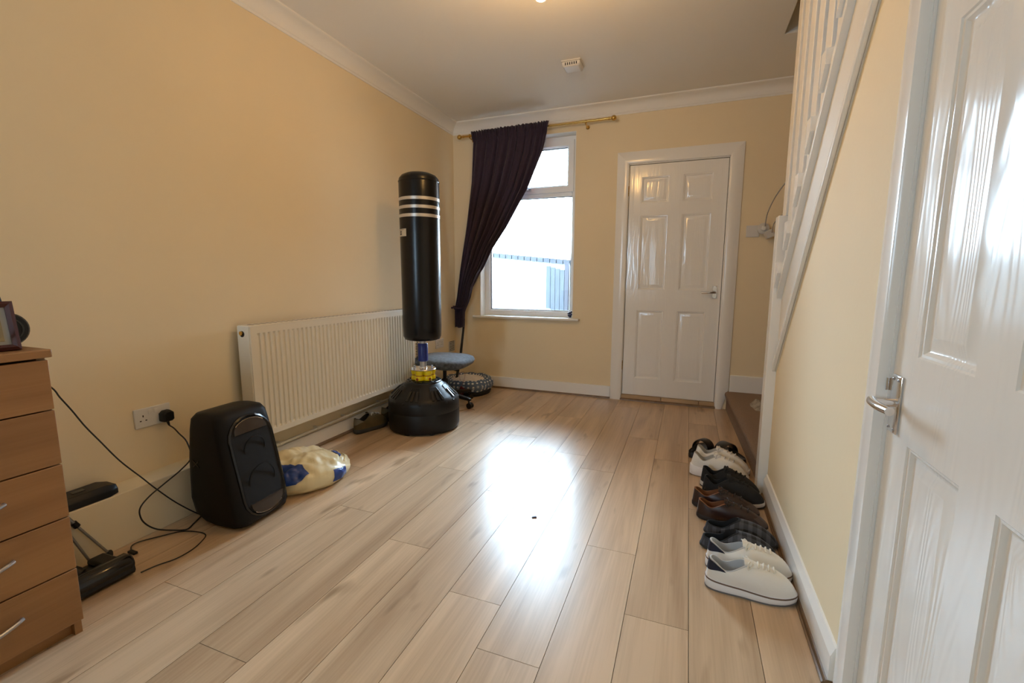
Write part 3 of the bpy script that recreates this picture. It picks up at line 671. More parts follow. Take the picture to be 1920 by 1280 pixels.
MB().box(-0.09, 0.09, -0.06, 0.06, 0.318, 0.352).build('tilt_mechanism', M_blkp, ch, bevel=0.01)
MB().tube([(0.05, -0.05, 0.33), (0.16, -0.10, 0.328), (0.20, -0.12, 0.335)], 0.006, 8).build('height_lever', M_blkp, ch)
MB().lathe([(0.030, 0.10), (0.030, 0.215), (0.024, 0.225), (0.016, 0.23), (0.016, 0.33)], n=20).build('gas_column', M_blkp, ch)
MB().lathe([(0.04, 0.065), (0.045, 0.075), (0.045, 0.115), (0.032, 0.125)], n=20).build('hub', M_blkp, ch)
for k in range(5):
    a = -0.17 + k * 2 * PI / 5
    d = Vector((math.cos(a), math.sin(a), 0)); s_ = Vector((-math.sin(a), math.cos(a), 0))
    lg = MB().loft([[d * r + s_ * (sx * w_) + Vector((0, 0, z + sz)) for sx, sz in ((-1, -h_), (1, -h_), (1, h_), (-1, h_))] for r, w_, z, h_ in ((0.03, 0.024, 0.095, 0.018), (0.15, 0.02, 0.09, 0.014), (0.255, 0.016, 0.078, 0.012), (0.272, 0.012, 0.074, 0.008))]).build('leg', M_blkp, ch, bevel=0.004)
    c = d * 0.252
    cs = MB().tube([c + Vector((0, 0, 0.07)), c + Vector((0, 0, 0.045))], 0.008, 8).build('caster', M_blkp, ch)
    for sgn in (-1, 1):
        q = c + s_ * (0.012 * sgn) + d * 0.012
        MB().tube([q - s_ * 0.008 + Vector((0, 0, 0.025)), q + s_ * 0.008 + Vector((0, 0, 0.025))], 0.025, 18).build('wheel', M_blkg, cs)

# ------------------------------------------------------------------ pet bed, pole, wire
db = tag(empty('pet_bed', (0.275, -0.285, 0)), 'round blue spotted pet bed with cream fleece cushion in the back corner', 'pet bed')
MB().lathe([(0.20, 0.0), (0.215, 0.006), (0.225, 0.03), (0.22, 0.045)], n=40).build('base', mat('black_bed_base', (0.012, 0.012, 0.012), 0.8), db)
rg = MB(); N1, N2 = 72, 16
rings = []
for k in range(N1):
    a = 2 * PI * k / N1; rr = 0.198 + 0.004 * math.sin(7 * a); ring_ = []
    for j in range(N2):
        b = 2 * PI * j / N2; ring_.append(((rr + 0.048 * math.cos(b)) * math.cos(a), (rr + 0.048 * math.cos(b)) * math.sin(a), 0.095 + 0.056 * math.sin(b) + 0.004 * math.sin(11 * a)))
    rings.append(ring_)
rings.append(rings[0]); rg.loft(rings, False, False)
rim = rg.build('bolster', dots_mat(), db, smooth=60)
uvl = rim.data.uv_layers.new(name='UVMap')
for p in rim.data.polygons:
    for li in p.loop_indices:
        co = rim.data.vertices[rim.data.loops[li].vertex_index].co
        a = math.atan2(co.y, co.x) / (2 * PI); vi = rim.data.loops[li].vertex_index
        kk = vi // N2; a = (kk) / N1
        rr = math.hypot(co.x, co.y) - 0.198; b = math.atan2((co.z - 0.095) / 0.056, rr / 0.048) / (2 * PI)
        uvl.data[li].uv = (a, b % 1.0)
cu = []
for s, z in ((0.2, 0.066), (0.185, 0.10), (0.15, 0.138), (0.09, 0.156), (0.03, 0.16)):
    cu.append([(s * math.cos(a), s * math.sin(a), z + 0.012 * noise.noise(Vector((3 * math.cos(a), 3 * math.sin(a), s * 14)))) for a in [2 * PI * k / 36 for k in range(36)]])
MB().loft(cu).build('cushion', mat('cream_fleece', (0.74, 0.66, 0.56), 0.95, var=0.1, vscale=25, bump=0.6, bscale=120), db, smooth=70)
tgq = MB().hexa([(0.03, -0.262, 0.05), (0.075, -0.258, 0.03), (0.078, -0.255, 0.033), (0.033, -0.259, 0.053), (0.055, -0.250, 0.115), (0.10, -0.246, 0.09), (0.103, -0.243, 0.093), (0.058, -0.247, 0.118)]).build('paper_tag', mat('dark_red_card', (0.16, 0.008, 0.01), 0.5), db, smooth=0)
MB().hexa([(0.052, -0.2595, 0.062), (0.070, -0.2575, 0.053), (0.071, -0.256, 0.054), (0.053, -0.258, 0.063), (0.060, -0.2555, 0.085), (0.078, -0.2535, 0.076), (0.079, -0.252, 0.077), (0.061, -0.254, 0.086)]).build('print', mat('orange_print', (0.55, 0.16, 0.08), 0.5), tgq, smooth=0)
MB().tube(smoothpath([(0.06, -0.245, 0.11), (0.075, -0.2, 0.20), (0.045, -0.17, 0.235), (0.0, -0.16, 0.21), (0.01, -0.17, 0.145)], 6), 0.0012, 5).build('tag_string', mat('red_string', (0.3, 0.03, 0.02), 0.6), tgq)

pole = MB().tube([(0.197, -0.36, 0.135), (0.160, -0.20, 0.35), (0.122, -0.058, 0.60), (0.114, -0.034, 0.68)], [0.014, 0.0125, 0.011, 0.0105], 12).build('leaning_pole', M_blkp)
tag(pole, 'thin black pole leaning behind the office chair, its top hidden by the curtain', 'pole')
wire = MB().tube(smoothpath([(0.41, -0.93, 0.0015), (0.489, -0.876, 0.0015), (0.545, -0.80, 0.0015), (0.58, -0.795, 0.0015), (0.605, -0.814, 0.0015)], 6), 0.0014, 6).build('wire', mat('reddish_wire', (0.18, 0.07, 0.03), 0.5))
tag(wire, 'thin reddish wire lying on the floor beside the chair caster', 'wire')

# ------------------------------------------------------------------ sockets, vent, switch
def double_socket(y, z, label, rot=0.0, dark_plug=False):
    """plate on the left wall, local X runs along +Y of the room"""
    s = tag(empty('double_socket', (0.0, y, z)), label, 'socket')
    pl_ = MB().box(0, 0.009, -0.073, 0.073, -0.043, 0.043).build('plate', M_wplast, s, bevel=0.003)
    for k in (-1, 1):
        MB().box(0.0085, 0.0115, k * 0.012 - 0.006, k * 0.012 + 0.006, 0.012, 0.030).build('rocker', M_wplast, pl_, bevel=0.001)
        cy = k * 0.040
        MB().box(0.0086, 0.0093, cy - 0.0022, cy + 0.0022, 0.004, 0.013).build('pin_hole', M_blkp, pl_, smooth=0)
        for q in (-1, 1):
            MB().box(0.0086, 0.0093, cy + q * 0.011 - 0.0035, cy + q * 0.011 + 0.0035, -0.014, -0.0095).build('pin_hole', M_blkp, pl_, smooth=0)
    return s
s1 = double_socket(-2.846, 0.470, 'white double wall socket beside the loudspeaker with a black plug in it')
s1.rotation_euler = (0.0, 0, 0)
s2 = double_socket(-0.335, 0.463, 'white double wall socket above the radiator end near the corner')
pg = tag(empty('power_plug', (0.0095, -2.800, 0.458)), 'black three-pin plug pushed into the wall socket', 'plug')
MB().loft([[(x_, a * s, b * s + 0.001) for a, b in ((-0.025, -0.02), (-0.015, -0.027), (0.015, -0.027), (0.025, -0.02), (0.025, 0.015), (0.012, 0.026), (-0.012, 0.026), (-0.025, 0.015))] for x_, s in ((0, 1.0), (0.018, 1.0), (0.03, 0.9), (0.034, 0.75))]).build('body', M_blkp, pg, bevel=0.002)
MB().tube([(0.018, 0.0, -0.026), (0.018, 0.004, -0.045)], [0.006, 0.004], 8).build('cord_grip', M_blkp, pg)
vt = tag(empty('wall_vent', (0, -0.09, 0.40)), 'small white slatted air vent low on the wall in the corner', 'vent')
MB().box(0, 0.004, -0.062, 0.062, -0.055, 0.055).build('plate', M_wplast, vt, bevel=0.001)
for k in range(7):
    MB().box(0.003, 0.011, -0.052, 0.052, -0.047 + k * 0.0145, -0.041 + k * 0.0145).build('slat', M_wplast, vt, smooth=0)
    MB().box(0.0035, 0.0045, -0.052, 0.052, -0.041 + k * 0.0145, -0.0335 + k * 0.0145).build('slot', M_blkp, vt, smooth=0)

sw = tag(empty('wall_switch', (2.65, 0, 1.455)), 'white square wall plate right of the far door, carrying plug adaptors', 'switch')
MB().box(-0.047, 0.047, -0.009, 0, -0.045, 0.045).build('plate', M_wplast, sw, bevel=0.003)
MB().box(-0.028, -0.018, -0.012, -0.008, -0.008, 0.012).build('rocker', M_wplast, sw, bevel=0.001)
ad = tag(empty('plug_adaptor', (2.715, -0.012, 1.468)), 'white plug-in timer and plug with grey cords by the stair newel', 'adaptor')
M_gplast = mat('grey_white_plastic', (0.62, 0.60, 0.57), 0.4)
MB().lathe([(0.030, 0), (0.030, -0.028), (0.042, -0.032), (0.042, -0.056), (0.036, -0.060)], (0, 0, 0), 26, 'Y').build('timer', M_gplast, ad)
MB().lathe([(0.020, -0.058), (0.018, -0.075), (0.012, -0.078)], (0, 0, 0), 20, 'Y').build('dial', M_wplast, ad)
p2 = MB().hexa([(0.03, -0.10, -0.082), (0.082, -0.095, -0.06), (0.075, -0.03, -0.06), (0.025, -0.03, -0.082), (0.005, -0.10, -0.03), (0.06, -0.095, -0.004), (0.055, -0.03, -0.004), (0.0, -0.03, -0.03)]).build('plug', M_gplast, ad, bevel=0.006)
MB().tube(smoothpath([(0.01, -0.06, 0.01), (0.0, -0.2, 0.09), (-0.03, -0.7, 0.13), (-0.085, -1.45, 0.10)], 6), 0.0035, 7).build('cord', mat('grey_cord', (0.35, 0.34, 0.33), 0.5), ad)
MB().tube(smoothpath([(0.055, -0.09, -0.035), (0.02, -0.4, 0.0), (-0.05, -1.2, -0.03), (-0.085, -1.5, -0.06)], 6), 0.0035, 7).build('cord', MATS['grey_cord'], ad)

orn = tag(empty('sill_ornament', (1.178, 0.06, 0.719)), 'small dark blue bobbly ornament on the right end of the window sill', 'ornament')
Mo = mat('dark_blue_glass', (0.02, 0.025, 0.07), 0.2)
for k, (a, b, c, r) in enumerate(((0, 0, 0.014, 0.014), (-0.012, 0.004, 0.022, 0.011), (0.010, -0.004, 0.03, 0.012), (-0.004, 0.002, 0.044, 0.011), (0.012, 0.004, 0.052, 0.009), (-0.015, -0.003, 0.04, 0.008))):
    MB().lathe([(max(0.0005, r * math.cos(t)), r * math.sin(t)) for t in [(-PI / 2 + PI * i / 8) for i in range(9)]], (a, b, c), 12).build('bead', Mo, orn)

# ------------------------------------------------------------------ loudspeaker
spk = tag(empty('loudspeaker', (0.35, -2.70, 0)), 'large black leaning party loudspeaker with oval grille in front of the radiator', 'loudspeaker')
def rr(x0, x1, y0, y1, z, r, n=5, tilt=0):
    p = []
    for cx, cy, a0 in ((x1 - r, y1 - r, 0), (x0 + r, y1 - r, PI / 2), (x0 + r, y0 + r, PI), (x1 - r, y0 + r, 3 * PI / 2)):
        for k in range(n + 1):
            a = a0 + k / n * PI / 2; X_ = cx + r * math.cos(a); p.append((X_, cy + r * math.sin(a), z + tilt * (X_ - x0)))
    return p
M_spk = mat('matt_black_speaker', (0.006, 0.006, 0.007), 0.5, spec=0.25, bump=0.08, bscale=400)
# (z, back x, front x, half width, corner radius)
sec = [(0.0, -0.06, 0.075, 0.105, 0.05), (0.004, -0.085, 0.105, 0.122, 0.05), (0.02, -0.115, 0.128, 0.134, 0.05), (0.05, -0.160, 0.135, 0.138, 0.05),
       (0.12, -0.178, 0.125, 0.140, 0.05), (0.30, -0.170, 0.085, 0.138, 0.048), (0.43, -0.155, 0.055, 0.134, 0.046), (0.475, -0.148, 0.045, 0.130, 0.046), (0.497, -0.130, 0.03, 0.120, 0.046), (0.506, -0.085, 0.005, 0.100, 0.045), (0.508, -0.06, -0.02, 0.07, 0.019)]
bd = MB().loft([rr(b, f, -hw, hw, z, r, 6) for z, b, f, hw, r in sec]).build('cabinet', M_spk, spk, smooth=45)
def fx_(z): return interp([(s[0], s[2]) for s in sec], z)
def stadium(hw, z0, z1, off, n=10):
    r = hw; pts = []
    for k in range(n + 1):
        a = k / n * PI; pts.append((hw * math.cos(a), z1 - r * 0.85 + r * 0.85 * math.sin(a)))
    for k in range(n + 1):
        a = PI + k / n * PI; pts.append((hw * math.cos(a), z0 + r * 0.85 + r * 0.85 * math.sin(a)))
    return [(fx_(z) + off, y, z) for y, z in pts]
MB().loft([stadium(0.112, 0.030, 0.480, -0.01), stadium(0.112, 0.030, 0.480, 0.004), stadium(0.105, 0.037, 0.473, 0.008), stadium(0.100, 0.042, 0.468, 0.003)], False, False).build('trim_ring', M_blkg, spk, smooth=40)
gr = MB().loft([stadium(0.101, 0.041, 0.469, 0.003), stadium(0.097, 0.045, 0.465, 0.004)], False, True).build('grille', mat('speaker_cloth', (0.007, 0.007, 0.008), 0.9, bump=0.5, bscale=900), spk, smooth=30)
M_lens = mat('smoked_lens', (0.05, 0.04, 0.036), 0.1)
for z0, z1, nm in ((0.405, 0.462, 1), (0.048, 0.105, -1)):
    pts = []
    for k in range(17):
        a = k / 16 * PI; pts.append((0.084 * math.cos(a), (z0 if nm > 0 else z1) + nm * (z1 - z0) * (math.sin(a) ** 0.8)))
    ring_ = lambda off, s: [(fx_(z) + off, y * s, (z - (z0 + z1) / 2) * s + (z0 + z1) / 2) for y, z in pts]
    ln = MB().loft([ring_(0.002, 1), ring_(0.009, 0.99), ring_(0.010, 0.93)], False, True).build('light_lens', M_lens, spk, smooth=30)
    rim_ = [Vector(p) + Vector((0.003, 0, 0)) for p in ring_(0.006, 1.0)][3:14]
    MB().tube(rim_, 0.0018, 6).build('chrome_edge', M_chrome, ln)
for z, r in ((0.33, 0.055), (0.19, 0.07)):
    MB().lathe([(r, 0.0), (r, 0.003), (r * 0.93, 0.004), (r * 0.93, 0.0)], (fx_(z) + 0.003, 0, z), 32, 'X', cap0=False, cap1=False).build('cone_ring', M_spk, gr)
# faint moulded letter on the side facing the camera
cu_ = bpy.data.curves.new('x_letter', 'FONT'); cu_.body = 'X'; cu_.size = 0.05; cu_.extrude = 0.0012
to = bpy.data.objects.new('x_letter', cu_); COL.objects.link(to)
bpy.context.view_layer.update()
dg = bpy.context.evaluated_depsgraph_get(); tm = bpy.data.meshes.new_from_object(to.evaluated_get(dg)); bpy.data.objects.remove(to)
tm.transform(Matrix.Translation((-0.115, -0.1395, 0.30)) @ Matrix.Rotation(PI / 2, 4, 'X') @ Matrix.Rotation(-PI / 2, 4, 'Z'))
tm.materials.clear(); tm.materials.append(M_blkg)
to = bpy.data.objects.new('embossed_letter', tm); COL.objects.link(to); to.parent = spk
spk.rotation_euler = (0, 0, 0.05)

# ------------------------------------------------------------------ bean bag
bb = tag(empty('bean_bag', (0.305, -2.315, 0)), 'slumped cream vinyl bean bag with blue football patches behind the loudspeaker', 'bean bag')
NU, NV = 96, 48
def bean(a, t):
    # a around, t from bottom (0) to top (1)
    ph = -PI / 2 + t * PI
    d = Vector((math.cos(a) * math.cos(ph), math.sin(a) * math.cos(ph), math.sin(ph)))
    sx, sy = 0.212, 0.236
    X_ = sx * d.x * (1 + 0.05 * math.sin(2 * a + 1)); Y_ = sy * d.y
    hgt = 0.130 - 0.36 * (Y_ + 0.05) * (1 if Y_ > -0.05 else 0.35) * 0.55 + 0.02 * d.x
    cr = noise.noise(Vector((4.5 * d.x + 1, 5.5 * d.y, 3 * d.z))) * 0.014 + noise.noise(Vector((11 * d.x, 11 * d.y + 3, 7 * d.z))) * 0.006
    Z_ = hgt * max(0, d.z) ** 0.9 if d.z > 0 else -0.0
    if d.z > 0: Z_ += cr * min(1, 4 * d.z) + 0.022 * math.exp(-((d.x + 0.30 + 0.1 * d.y) / 0.13) ** 2) * min(1, 3 * d.z) - 0.012 * math.exp(-((d.x + 0.02) / 0.14) ** 2 - ((d.y - 0.1) / 0.6) ** 2) * d.z
    # bottom edge bulges outwards low down
    low = 1.0 + 0.06 * math.exp(-((d.z - 0.15) / 0.2) ** 2)
    z0 = 0.035 * min(1, (1 + d.z) ** 0.5) if d.z > -1 else 0
    return Vector((X_ * low + cr * 0.6 * d.x, Y_ * low + cr * 0.6 * d.y, max(0.0, Z_ + (0.035 if d.z >= 0 else 0.035 * max(0, 1 + d.z * 2.2)))))
M_cream = mat('cream_vinyl', (0.80, 0.70, 0.44), 0.32, bump=0.12, bscale=25)
M_blue = mat('blue_vinyl', (0.02, 0.06, 0.28), 0.32, bump=0.1, bscale=25)
MB().loft([[bean(2 * PI * k / NU, 0.02 + 0.96 * j / NV) for k in range(NU)] for j in range(NV + 1)]).build('cover', M_cream, bb, smooth=80)
def bean_patch(poly, nm):
    # polygon in (angle, t) filled with a fine fan and laid 1.5 mm proud
    c = (sum(p[0] for p in poly) / len(poly), sum(p[1] for p in poly) / len(poly)); edge = []
    for (a0, t0), (a1, t1) in zip(poly, poly[1:] + poly[:1]):
        for k in range(10): edge.append((a0 + (a1 - a0) * k / 10, t0 + (t1 - t0) * k / 10))
    rings = []
    for s in (1.0, 0.9, 0.8, 0.7, 0.6, 0.5, 0.4, 0.3, 0.2, 0.1, 0.03):
        r = []
        for a, t in edge:
            aa, tt = c[0] + (a - c[0]) * s, c[1] + (t - c[1]) * s
            p = bean(aa, tt); e = 0.01
            n_ = (bean(aa + e, tt) - p).cross(bean(aa, tt + e) - p)
            n_ = n_.normalized() if n_.length > 0 else Vector((0, 0, 1)); r.append(p + n_ * (0.0030 if s > 0.95 else 0.0045))
        rings.append(r)
    return MB().loft(rings, False, True).build(nm, M_blue, bb, smooth=80)
bean_patch([(-1.65, 0.565), (-0.85, 0.555), (-0.58, 0.64), (-0.72, 0.735), (-1.10, 0.765), (-1.65, 0.75)], 'blue_patch')
bean_patch([(-0.12, 0.485), (0.34, 0.485), (0.30, 0.585), (-0.06, 0.60)], 'blue_patch')
bean_patch([(0.62, 0.70), (1.12, 0.66), (1.30, 0.73), (0.75, 0.79)], 'blue_patch')
MB().tube([bean(2 * PI * k / 40, 0.615 + 0.02 * math.sin(2 * PI * k / 40)) + Vector((0, 0, 0.002)) for k in range(4, 16)], 0.004, 6).build('piping', M_cream, bb)

# ------------------------------------------------------------------ shoes
def make_shoe(name, L=0.285, hw=0.05, sole_h=(0.035, 0.022), collar=(0.012, 0.46, 0.030), cz=(0.095, 0.070, 0.098), bulge=2.1,
              m_up=None, m_sole=None, m_lin=None, m_lace=None, laces=5, tongue=True, heel_tab=None, stripe=None, outsole=None, flare=1.03, toe=None, m_tongue=None):
    root = empty(name); N = 48
    def prof_w(s): return interp([(0, 0.74), (0.12, 0.76), (0.4, 0.74), (0.68, 1.0), (0.85, 0.99), (1, 0.92)], s)
    def outline(th, k=1.0):
        s = (1 - math.cos(th)) / 2; sy = math.sin(th)
        p = interp([(0, 0.60), (0.5, 0.9), (1, 0.60)], s)
        y = math.copysign(abs(sy) ** p, sy) * hw * prof_w(s)
        return s, (L / 2 + (s * L - L / 2) * (1 + (k - 1) * 0.5)), y * k
    def sh(s): return sole_h[0] + (sole_h[1] - sole_h[0]) * s
    def spring(s): return 0.010 * max(0, (s - 0.78) / 0.22) ** 2 + 0.004 * max(0, (0.1 - s) / 0.1) ** 2
    def colp(th):
        s = (1 - math.cos(th)) / 2; sy = math.sin(th)
        x = L * (collar[0] + (collar[1] - collar[0]) * s); y = math.copysign(abs(sy) ** 0.8, sy) * collar[2]
        z = sinterp([(0, cz[0]), (0.03, cz[0] * 0.985), (0.42, cz[1]), (1, cz[2])], s)
        return Vector((x, y, z))
    def surf(th, u, off=0.0):
        s, x, y = outline(th); zb = sh(s) + spring(s); c = colp(th)
        heelish = (1 + math.cos(th)) / 2
        ux = u ** (1.0 + 0.25 * (1 - heelish))
        g = (1 - (1 - u) ** bulge) * (1 - heelish) + u * heelish
        by = 1 + 0.10 * math.sin(PI * u)
        p = Vector((x + (c.x - x) * ux, (y + (c.y - y) * u) * by, zb + (c.z - zb) * g))
        if off:
            e = 0.02; n_ = (surf(th + e, u) - p).cross(surf(th, min(1, u + e)) - p if u < 0.98 else p - surf(th, u - e))
            if n_.length > 0: p = p - n_.normalized() * off
        return p
    T = [2 * PI * k / N for k in range(N)]
    MB().loft([[surf(t, j / 12) for t in T] for j in range(13)], False, False).build('upper', m_up, root, smooth=70)
    MB().loft([[colp(t) for t in T], [colp(t) + Vector((0, 0, 0.002)) for t in T]] + [[Vector((L * 0.24 + (colp(t).x - L * 0.24) * q, colp(t).y * q, (colp(t).z + 0.002) * (1 - d) + (sole_h[0] * 0.9 + 0.006) * d)) for t in T] for q, d in ((0.90, 0.0), (0.88, 0.15), (0.9, 0.6), (0.92, 0.95), (0.4, 1.0))], False, True).build('lining', m_lin or m_up, root, smooth=60)
    so = MB().loft([[(outline(t, k)[1], outline(t, k)[2], spring(outline(t)[0]) + z(outline(t)[0])) for t in T] for k, z in ((0.93, lambda s: 0.0), (flare, lambda s: 0.006), (flare + 0.01, lambda s: sh(s) * 0.5), (flare, lambda s: sh(s) - 0.001), (0.99, lambda s: sh(s) + 0.003))]).build('sole', m_sole, root, smooth=50)
    if outsole: MB().loft([[(outline(t, k)[1], outline(t, k)[2], max(0.0005, spring(outline(t)[0]) + z)) for t in T] for k, z in ((0.9, -0.001), (flare + 0.004, 0.0005), (flare + 0.006, 0.0065), (0.95, 0.007))]).build('outsole', outsole, so, smooth=50)
    if stripe: MB().loft([[(outline(t, k)[1], outline(t, k)[2], spring(outline(t)[0]) + sh(outline(t)[0]) + dz) for t in T] for k, dz in ((flare + 0.008, -0.0055), (flare + 0.012, -0.0045), (flare + 0.012, -0.0010), (flare, 0.0))], False, False).build('welt_line', stripe, so, smooth=50)
    def y_at(u, hwid):  # angle beside the toe line giving half width
        t = PI
        for k in range(40):
            t = PI - 0.03 * k
            if surf(t, u).y >= hwid: break
        return t
    if tongue:
        f = colp(PI); rs_ = []
        for q in range(6):
            d = q / 5; base_ = surf(PI, 0.80).lerp(f + Vector((-0.016, 0, 0.013)), d); wq = 0.015 + 0.008 * d
            rs_.append([base_ + Vector((0, sx * wq, (-0.006 if abs(sx) == 1 else 0) + dz)) for sx, dz in ((-1, 0.002), (-0.5, 0.004), (0.5, 0.004), (1, 0.002), (1, -0.002), (0.5, 0.0), (-0.5, 0.0), (-1, -0.002))])
        MB().loft(rs_).build('tongue', m_tongue or m_up, root, smooth=60)
    for k in range(laces):
        u = 0.52 + 0.45 * k / max(1, laces - 1); t = y_at(min(u, 0.97), 0.017)
        a, b = surf(t, u, 0.0015), surf(2 * PI - t, min(1, u + 0.03), 0.0015); mid = (a + b) / 2 + Vector((0.0, 0, 0.0065))
        MB().tube(smoothpath([a, (a * 0.6 + mid * 0.4) + Vector((0, 0, 0.003)), mid, (b * 0.6 + mid * 0.4) + Vector((0, 0, 0.003)), b], 3), 0.0031, 6).build('lace', m_lace, root)
    if laces and tongue:
        f = colp(PI)
        for sg in (-1, 1):
            MB().tube(smoothpath([f + Vector((0.004, sg * 0.004, 0.010)), f + Vector((-0.004, sg * 0.022, 0.012)), f + Vector((-0.006, sg * 0.032, -0.004)), f + Vector((0.012, sg * 0.014, 0.006))], 4), 0.0022, 6).build('lace_bow', m_lace, root)
    def spatch(t0, t1, u0, u1, nm, m, off=0.0015):
        rs_ = [[surf(t0 + (t1 - t0) * k / 16, u0(k / 16) + (u1 - u0(k / 16)) * j / 5, off) for k in range(17)] for j in range(6)]
        return MB().loft(rs_, False, False, closed=False).build(nm, m, root, smooth=70)
    if heel_tab: spatch(-1.25, 1.25, lambda q: 0.40 + 0.42 * abs(2 * q - 1) ** 1.5, 1.0, 'heel_tab', heel_tab)
    if toe: spatch(PI - 0.55, PI + 0.55, lambda q: 0.02, 0.34, 'toe_cap', toe)
    return root
def place(root, x, y, deg, label, group=None):
    at(root, (x, y, 0.0), math.radians(deg)); tag(root, label, 'shoe', group); return root
M_wl = mat('white_leather', (0.83, 0.80, 0.75), 0.45, var=0.04, bump=0.1, bscale=120)
M_ws = mat('white_rubber', (0.86, 0.84, 0.84), 0.5)
M_wlin = mat('pale_blue_grey_lining', (0.50, 0.50, 0.50), 0.85)
M_lace = mat('cream_lace', (0.76, 0.70, 0.60), 0.8)
M_navy = mat('navy_suede', (0.012, 0.014, 0.03), 0.8)
sh1 = make_shoe('trainer', 0.282, 0.051, (0.040, 0.026), (0.03, 0.47, 0.031), (0.108, 0.082, 0.108), 2.5, M_wl, M_ws, M_wlin, M_lace, 6, True, M_navy, mat('brown_welt', (0.16, 0.10, 0.07), 0.6), mat('grey_outsole', (0.16, 0.15, 0.15), 0.7))
sh1b = copy_tree(sh1)
place(sh1, 2.312, -2.455, 3, 'white leather trainer with navy heel tab, the one nearest the camera', 'white leather trainers')
place(sh1b, 2.318, -2.335, 2, 'white leather trainer with navy heel tab, the one against the tartan slippers', 'white leather trainers')
M_pl = plaid_mat()
sl = make_shoe('slipper', 0.275, 0.047, (0.012, 0.012), (0.03, 0.50, 0.030), (0.048, 0.046, 0.088), 2.2, M_pl, M_rubber, mat('dark_slipper_lining', (0.015, 0.015, 0.017), 0.9), None, 0, False)
slb = copy_tree(sl)
place(sl, 2.300, -2.200, -2, 'dark tartan slipper lying beside the white leather trainers', 'tartan slippers')
place(slb, 2.318, -2.085, -6, 'dark tartan slipper lying beside the brown shoes', 'tartan slippers')
M_br = mat('brown_leather', (0.035, 0.014, 0.010), 0.28, var=0.2, vscale=12)
M_tan = mat('tan_leather_lining', (0.20, 0.075, 0.024), 0.55)
M_brs = mat('dark_brown_sole', (0.02, 0.012, 0.01), 0.55)
ds = make_shoe('dress_shoe', 0.287, 0.046, (0.022, 0.011), (0.02, 0.44, 0.029), (0.088, 0.066, 0.092), 1.7, M_br, M_brs, M_tan, M_brs, 4, True, None, None, None, 1.02, mat('scuffed_brown_toe', (0.085, 0.055, 0.045), 0.5))
dsb = copy_tree(ds)
place(ds, 2.290, -1.960, -3, 'brown leather dress shoe with tan lining next to the slippers', 'brown dress shoes')
place(dsb, 2.272, -1.848, -3, 'brown leather dress shoe with tan lining next to the black trainers', 'brown dress shoes')
M_bk = mat('black_mesh_fabric', (0.014, 0.014, 0.015), 0.85, bump=0.4, bscale=300)
bk = make_shoe('running_shoe', 0.278, 0.050, (0.026, 0.020), (0.03, 0.45, 0.031), (0.104, 0.078, 0.112), 2.0, M_bk, mat('white_grey_sole', (0.55, 0.53, 0.50), 0.6), M_bk, mat('black_lace', (0.008, 0.008, 0.008), 0.8), 5, True, None, None, mat('black_outsole', (0.015, 0.015, 0.015), 0.7))
bkb = copy_tree(bk)
place(bk, 2.318, -1.722, -8, 'black mesh running shoe next to the brown dress shoes', 'black running shoes')
place(bkb, 2.315, -1.600, -14, 'black mesh running shoe half hidden next to the white running shoes', 'black running shoes')
M_wm = mat('white_mesh_fabric', (0.84, 0.81, 0.76), 0.7, bump=0.3, bscale=250)
wr_ = make_shoe('running_shoe', 0.288, 0.050, (0.058, 0.026), (0.05, 0.45, 0.031), (0.128, 0.094, 0.122), 2.0, M_wm, M_ws, mat('grey_mesh_lining', (0.48, 0.46, 0.42), 0.9), mat('white_lace', (0.76, 0.74, 0.74), 0.8), 5, True, None, None, mat('tan_outsole', (0.3, 0.22, 0.15), 0.7), 1.06)
wrb = copy_tree(wr_)
place(wr_, 2.265, -1.470, -3, 'white chunky running shoe beside the black running shoes', 'white running shoes')
place(wrb, 2.285, -1.345, -9, 'white chunky running shoe beside the black sliders', 'white running shoes')
# sliders
def slider(name):
    root = empty(name); L, hw = 0.262, 0.048; N = 36; m = mat('black_slider_rubber', (0.011, 0.011, 0.013), 0.3)
    def ol(t, k=1.0):
        s = (1 - math.cos(t)) / 2; sy = math.sin(t); y = math.copysign(abs(sy) ** 0.7, sy) * hw * interp([(0, 0.8), (0.4, 0.78), (0.7, 1), (1, 0.8)], s)
        return L / 2 + (s * L - L / 2) * k, y * k, s
    T = [2 * PI * k / N for k in range(N)]
    MB().loft([[(ol(t, k)[0], ol(t, k)[1], z + (0.006 if k > 0.9 and z > 0.02 else 0) * (1 - ol(t)[2])) for t in T] for k, z in ((0.93, 0), (1.0, 0.005), (1.01, 0.02), (0.98, 0.030), (0.86, 0.026), (0.3, 0.024))]).build('footbed', m, root, smooth=50)
    rs = []
    for k in range(15):
        a = -0.08 + (PI + 0.16) * k / 14
        ring_ = []
        for x_, o in ((0.135, 0), (0.225, 0), (0.228, 0.003), (0.222, 0.007), (0.138, 0.007), (0.132, 0.003)):
            sc_ = 1.0 - 0.25 * (x_ - 0.135) / 0.09 * 0.8
            ring_.append((x_, (hw * 0.98 + o) * math.cos(a), 0.018 + (0.058 * sc_ + o) * math.sin(a)))
        rs.append(ring_)
    st_ = MB().loft(rs).build('strap', m, root, smooth=50)
    return root
sd = slider('slider'); sdb = copy_tree(sd)
place(sd, 2.558, -1.245, 118, 'black rubber slider sandal lying against the carpeted step', 'black sliders')
place(sdb, 2.268, -1.240, 66, 'black rubber slider sandal farther from the step, behind the white running shoes', 'black sliders')
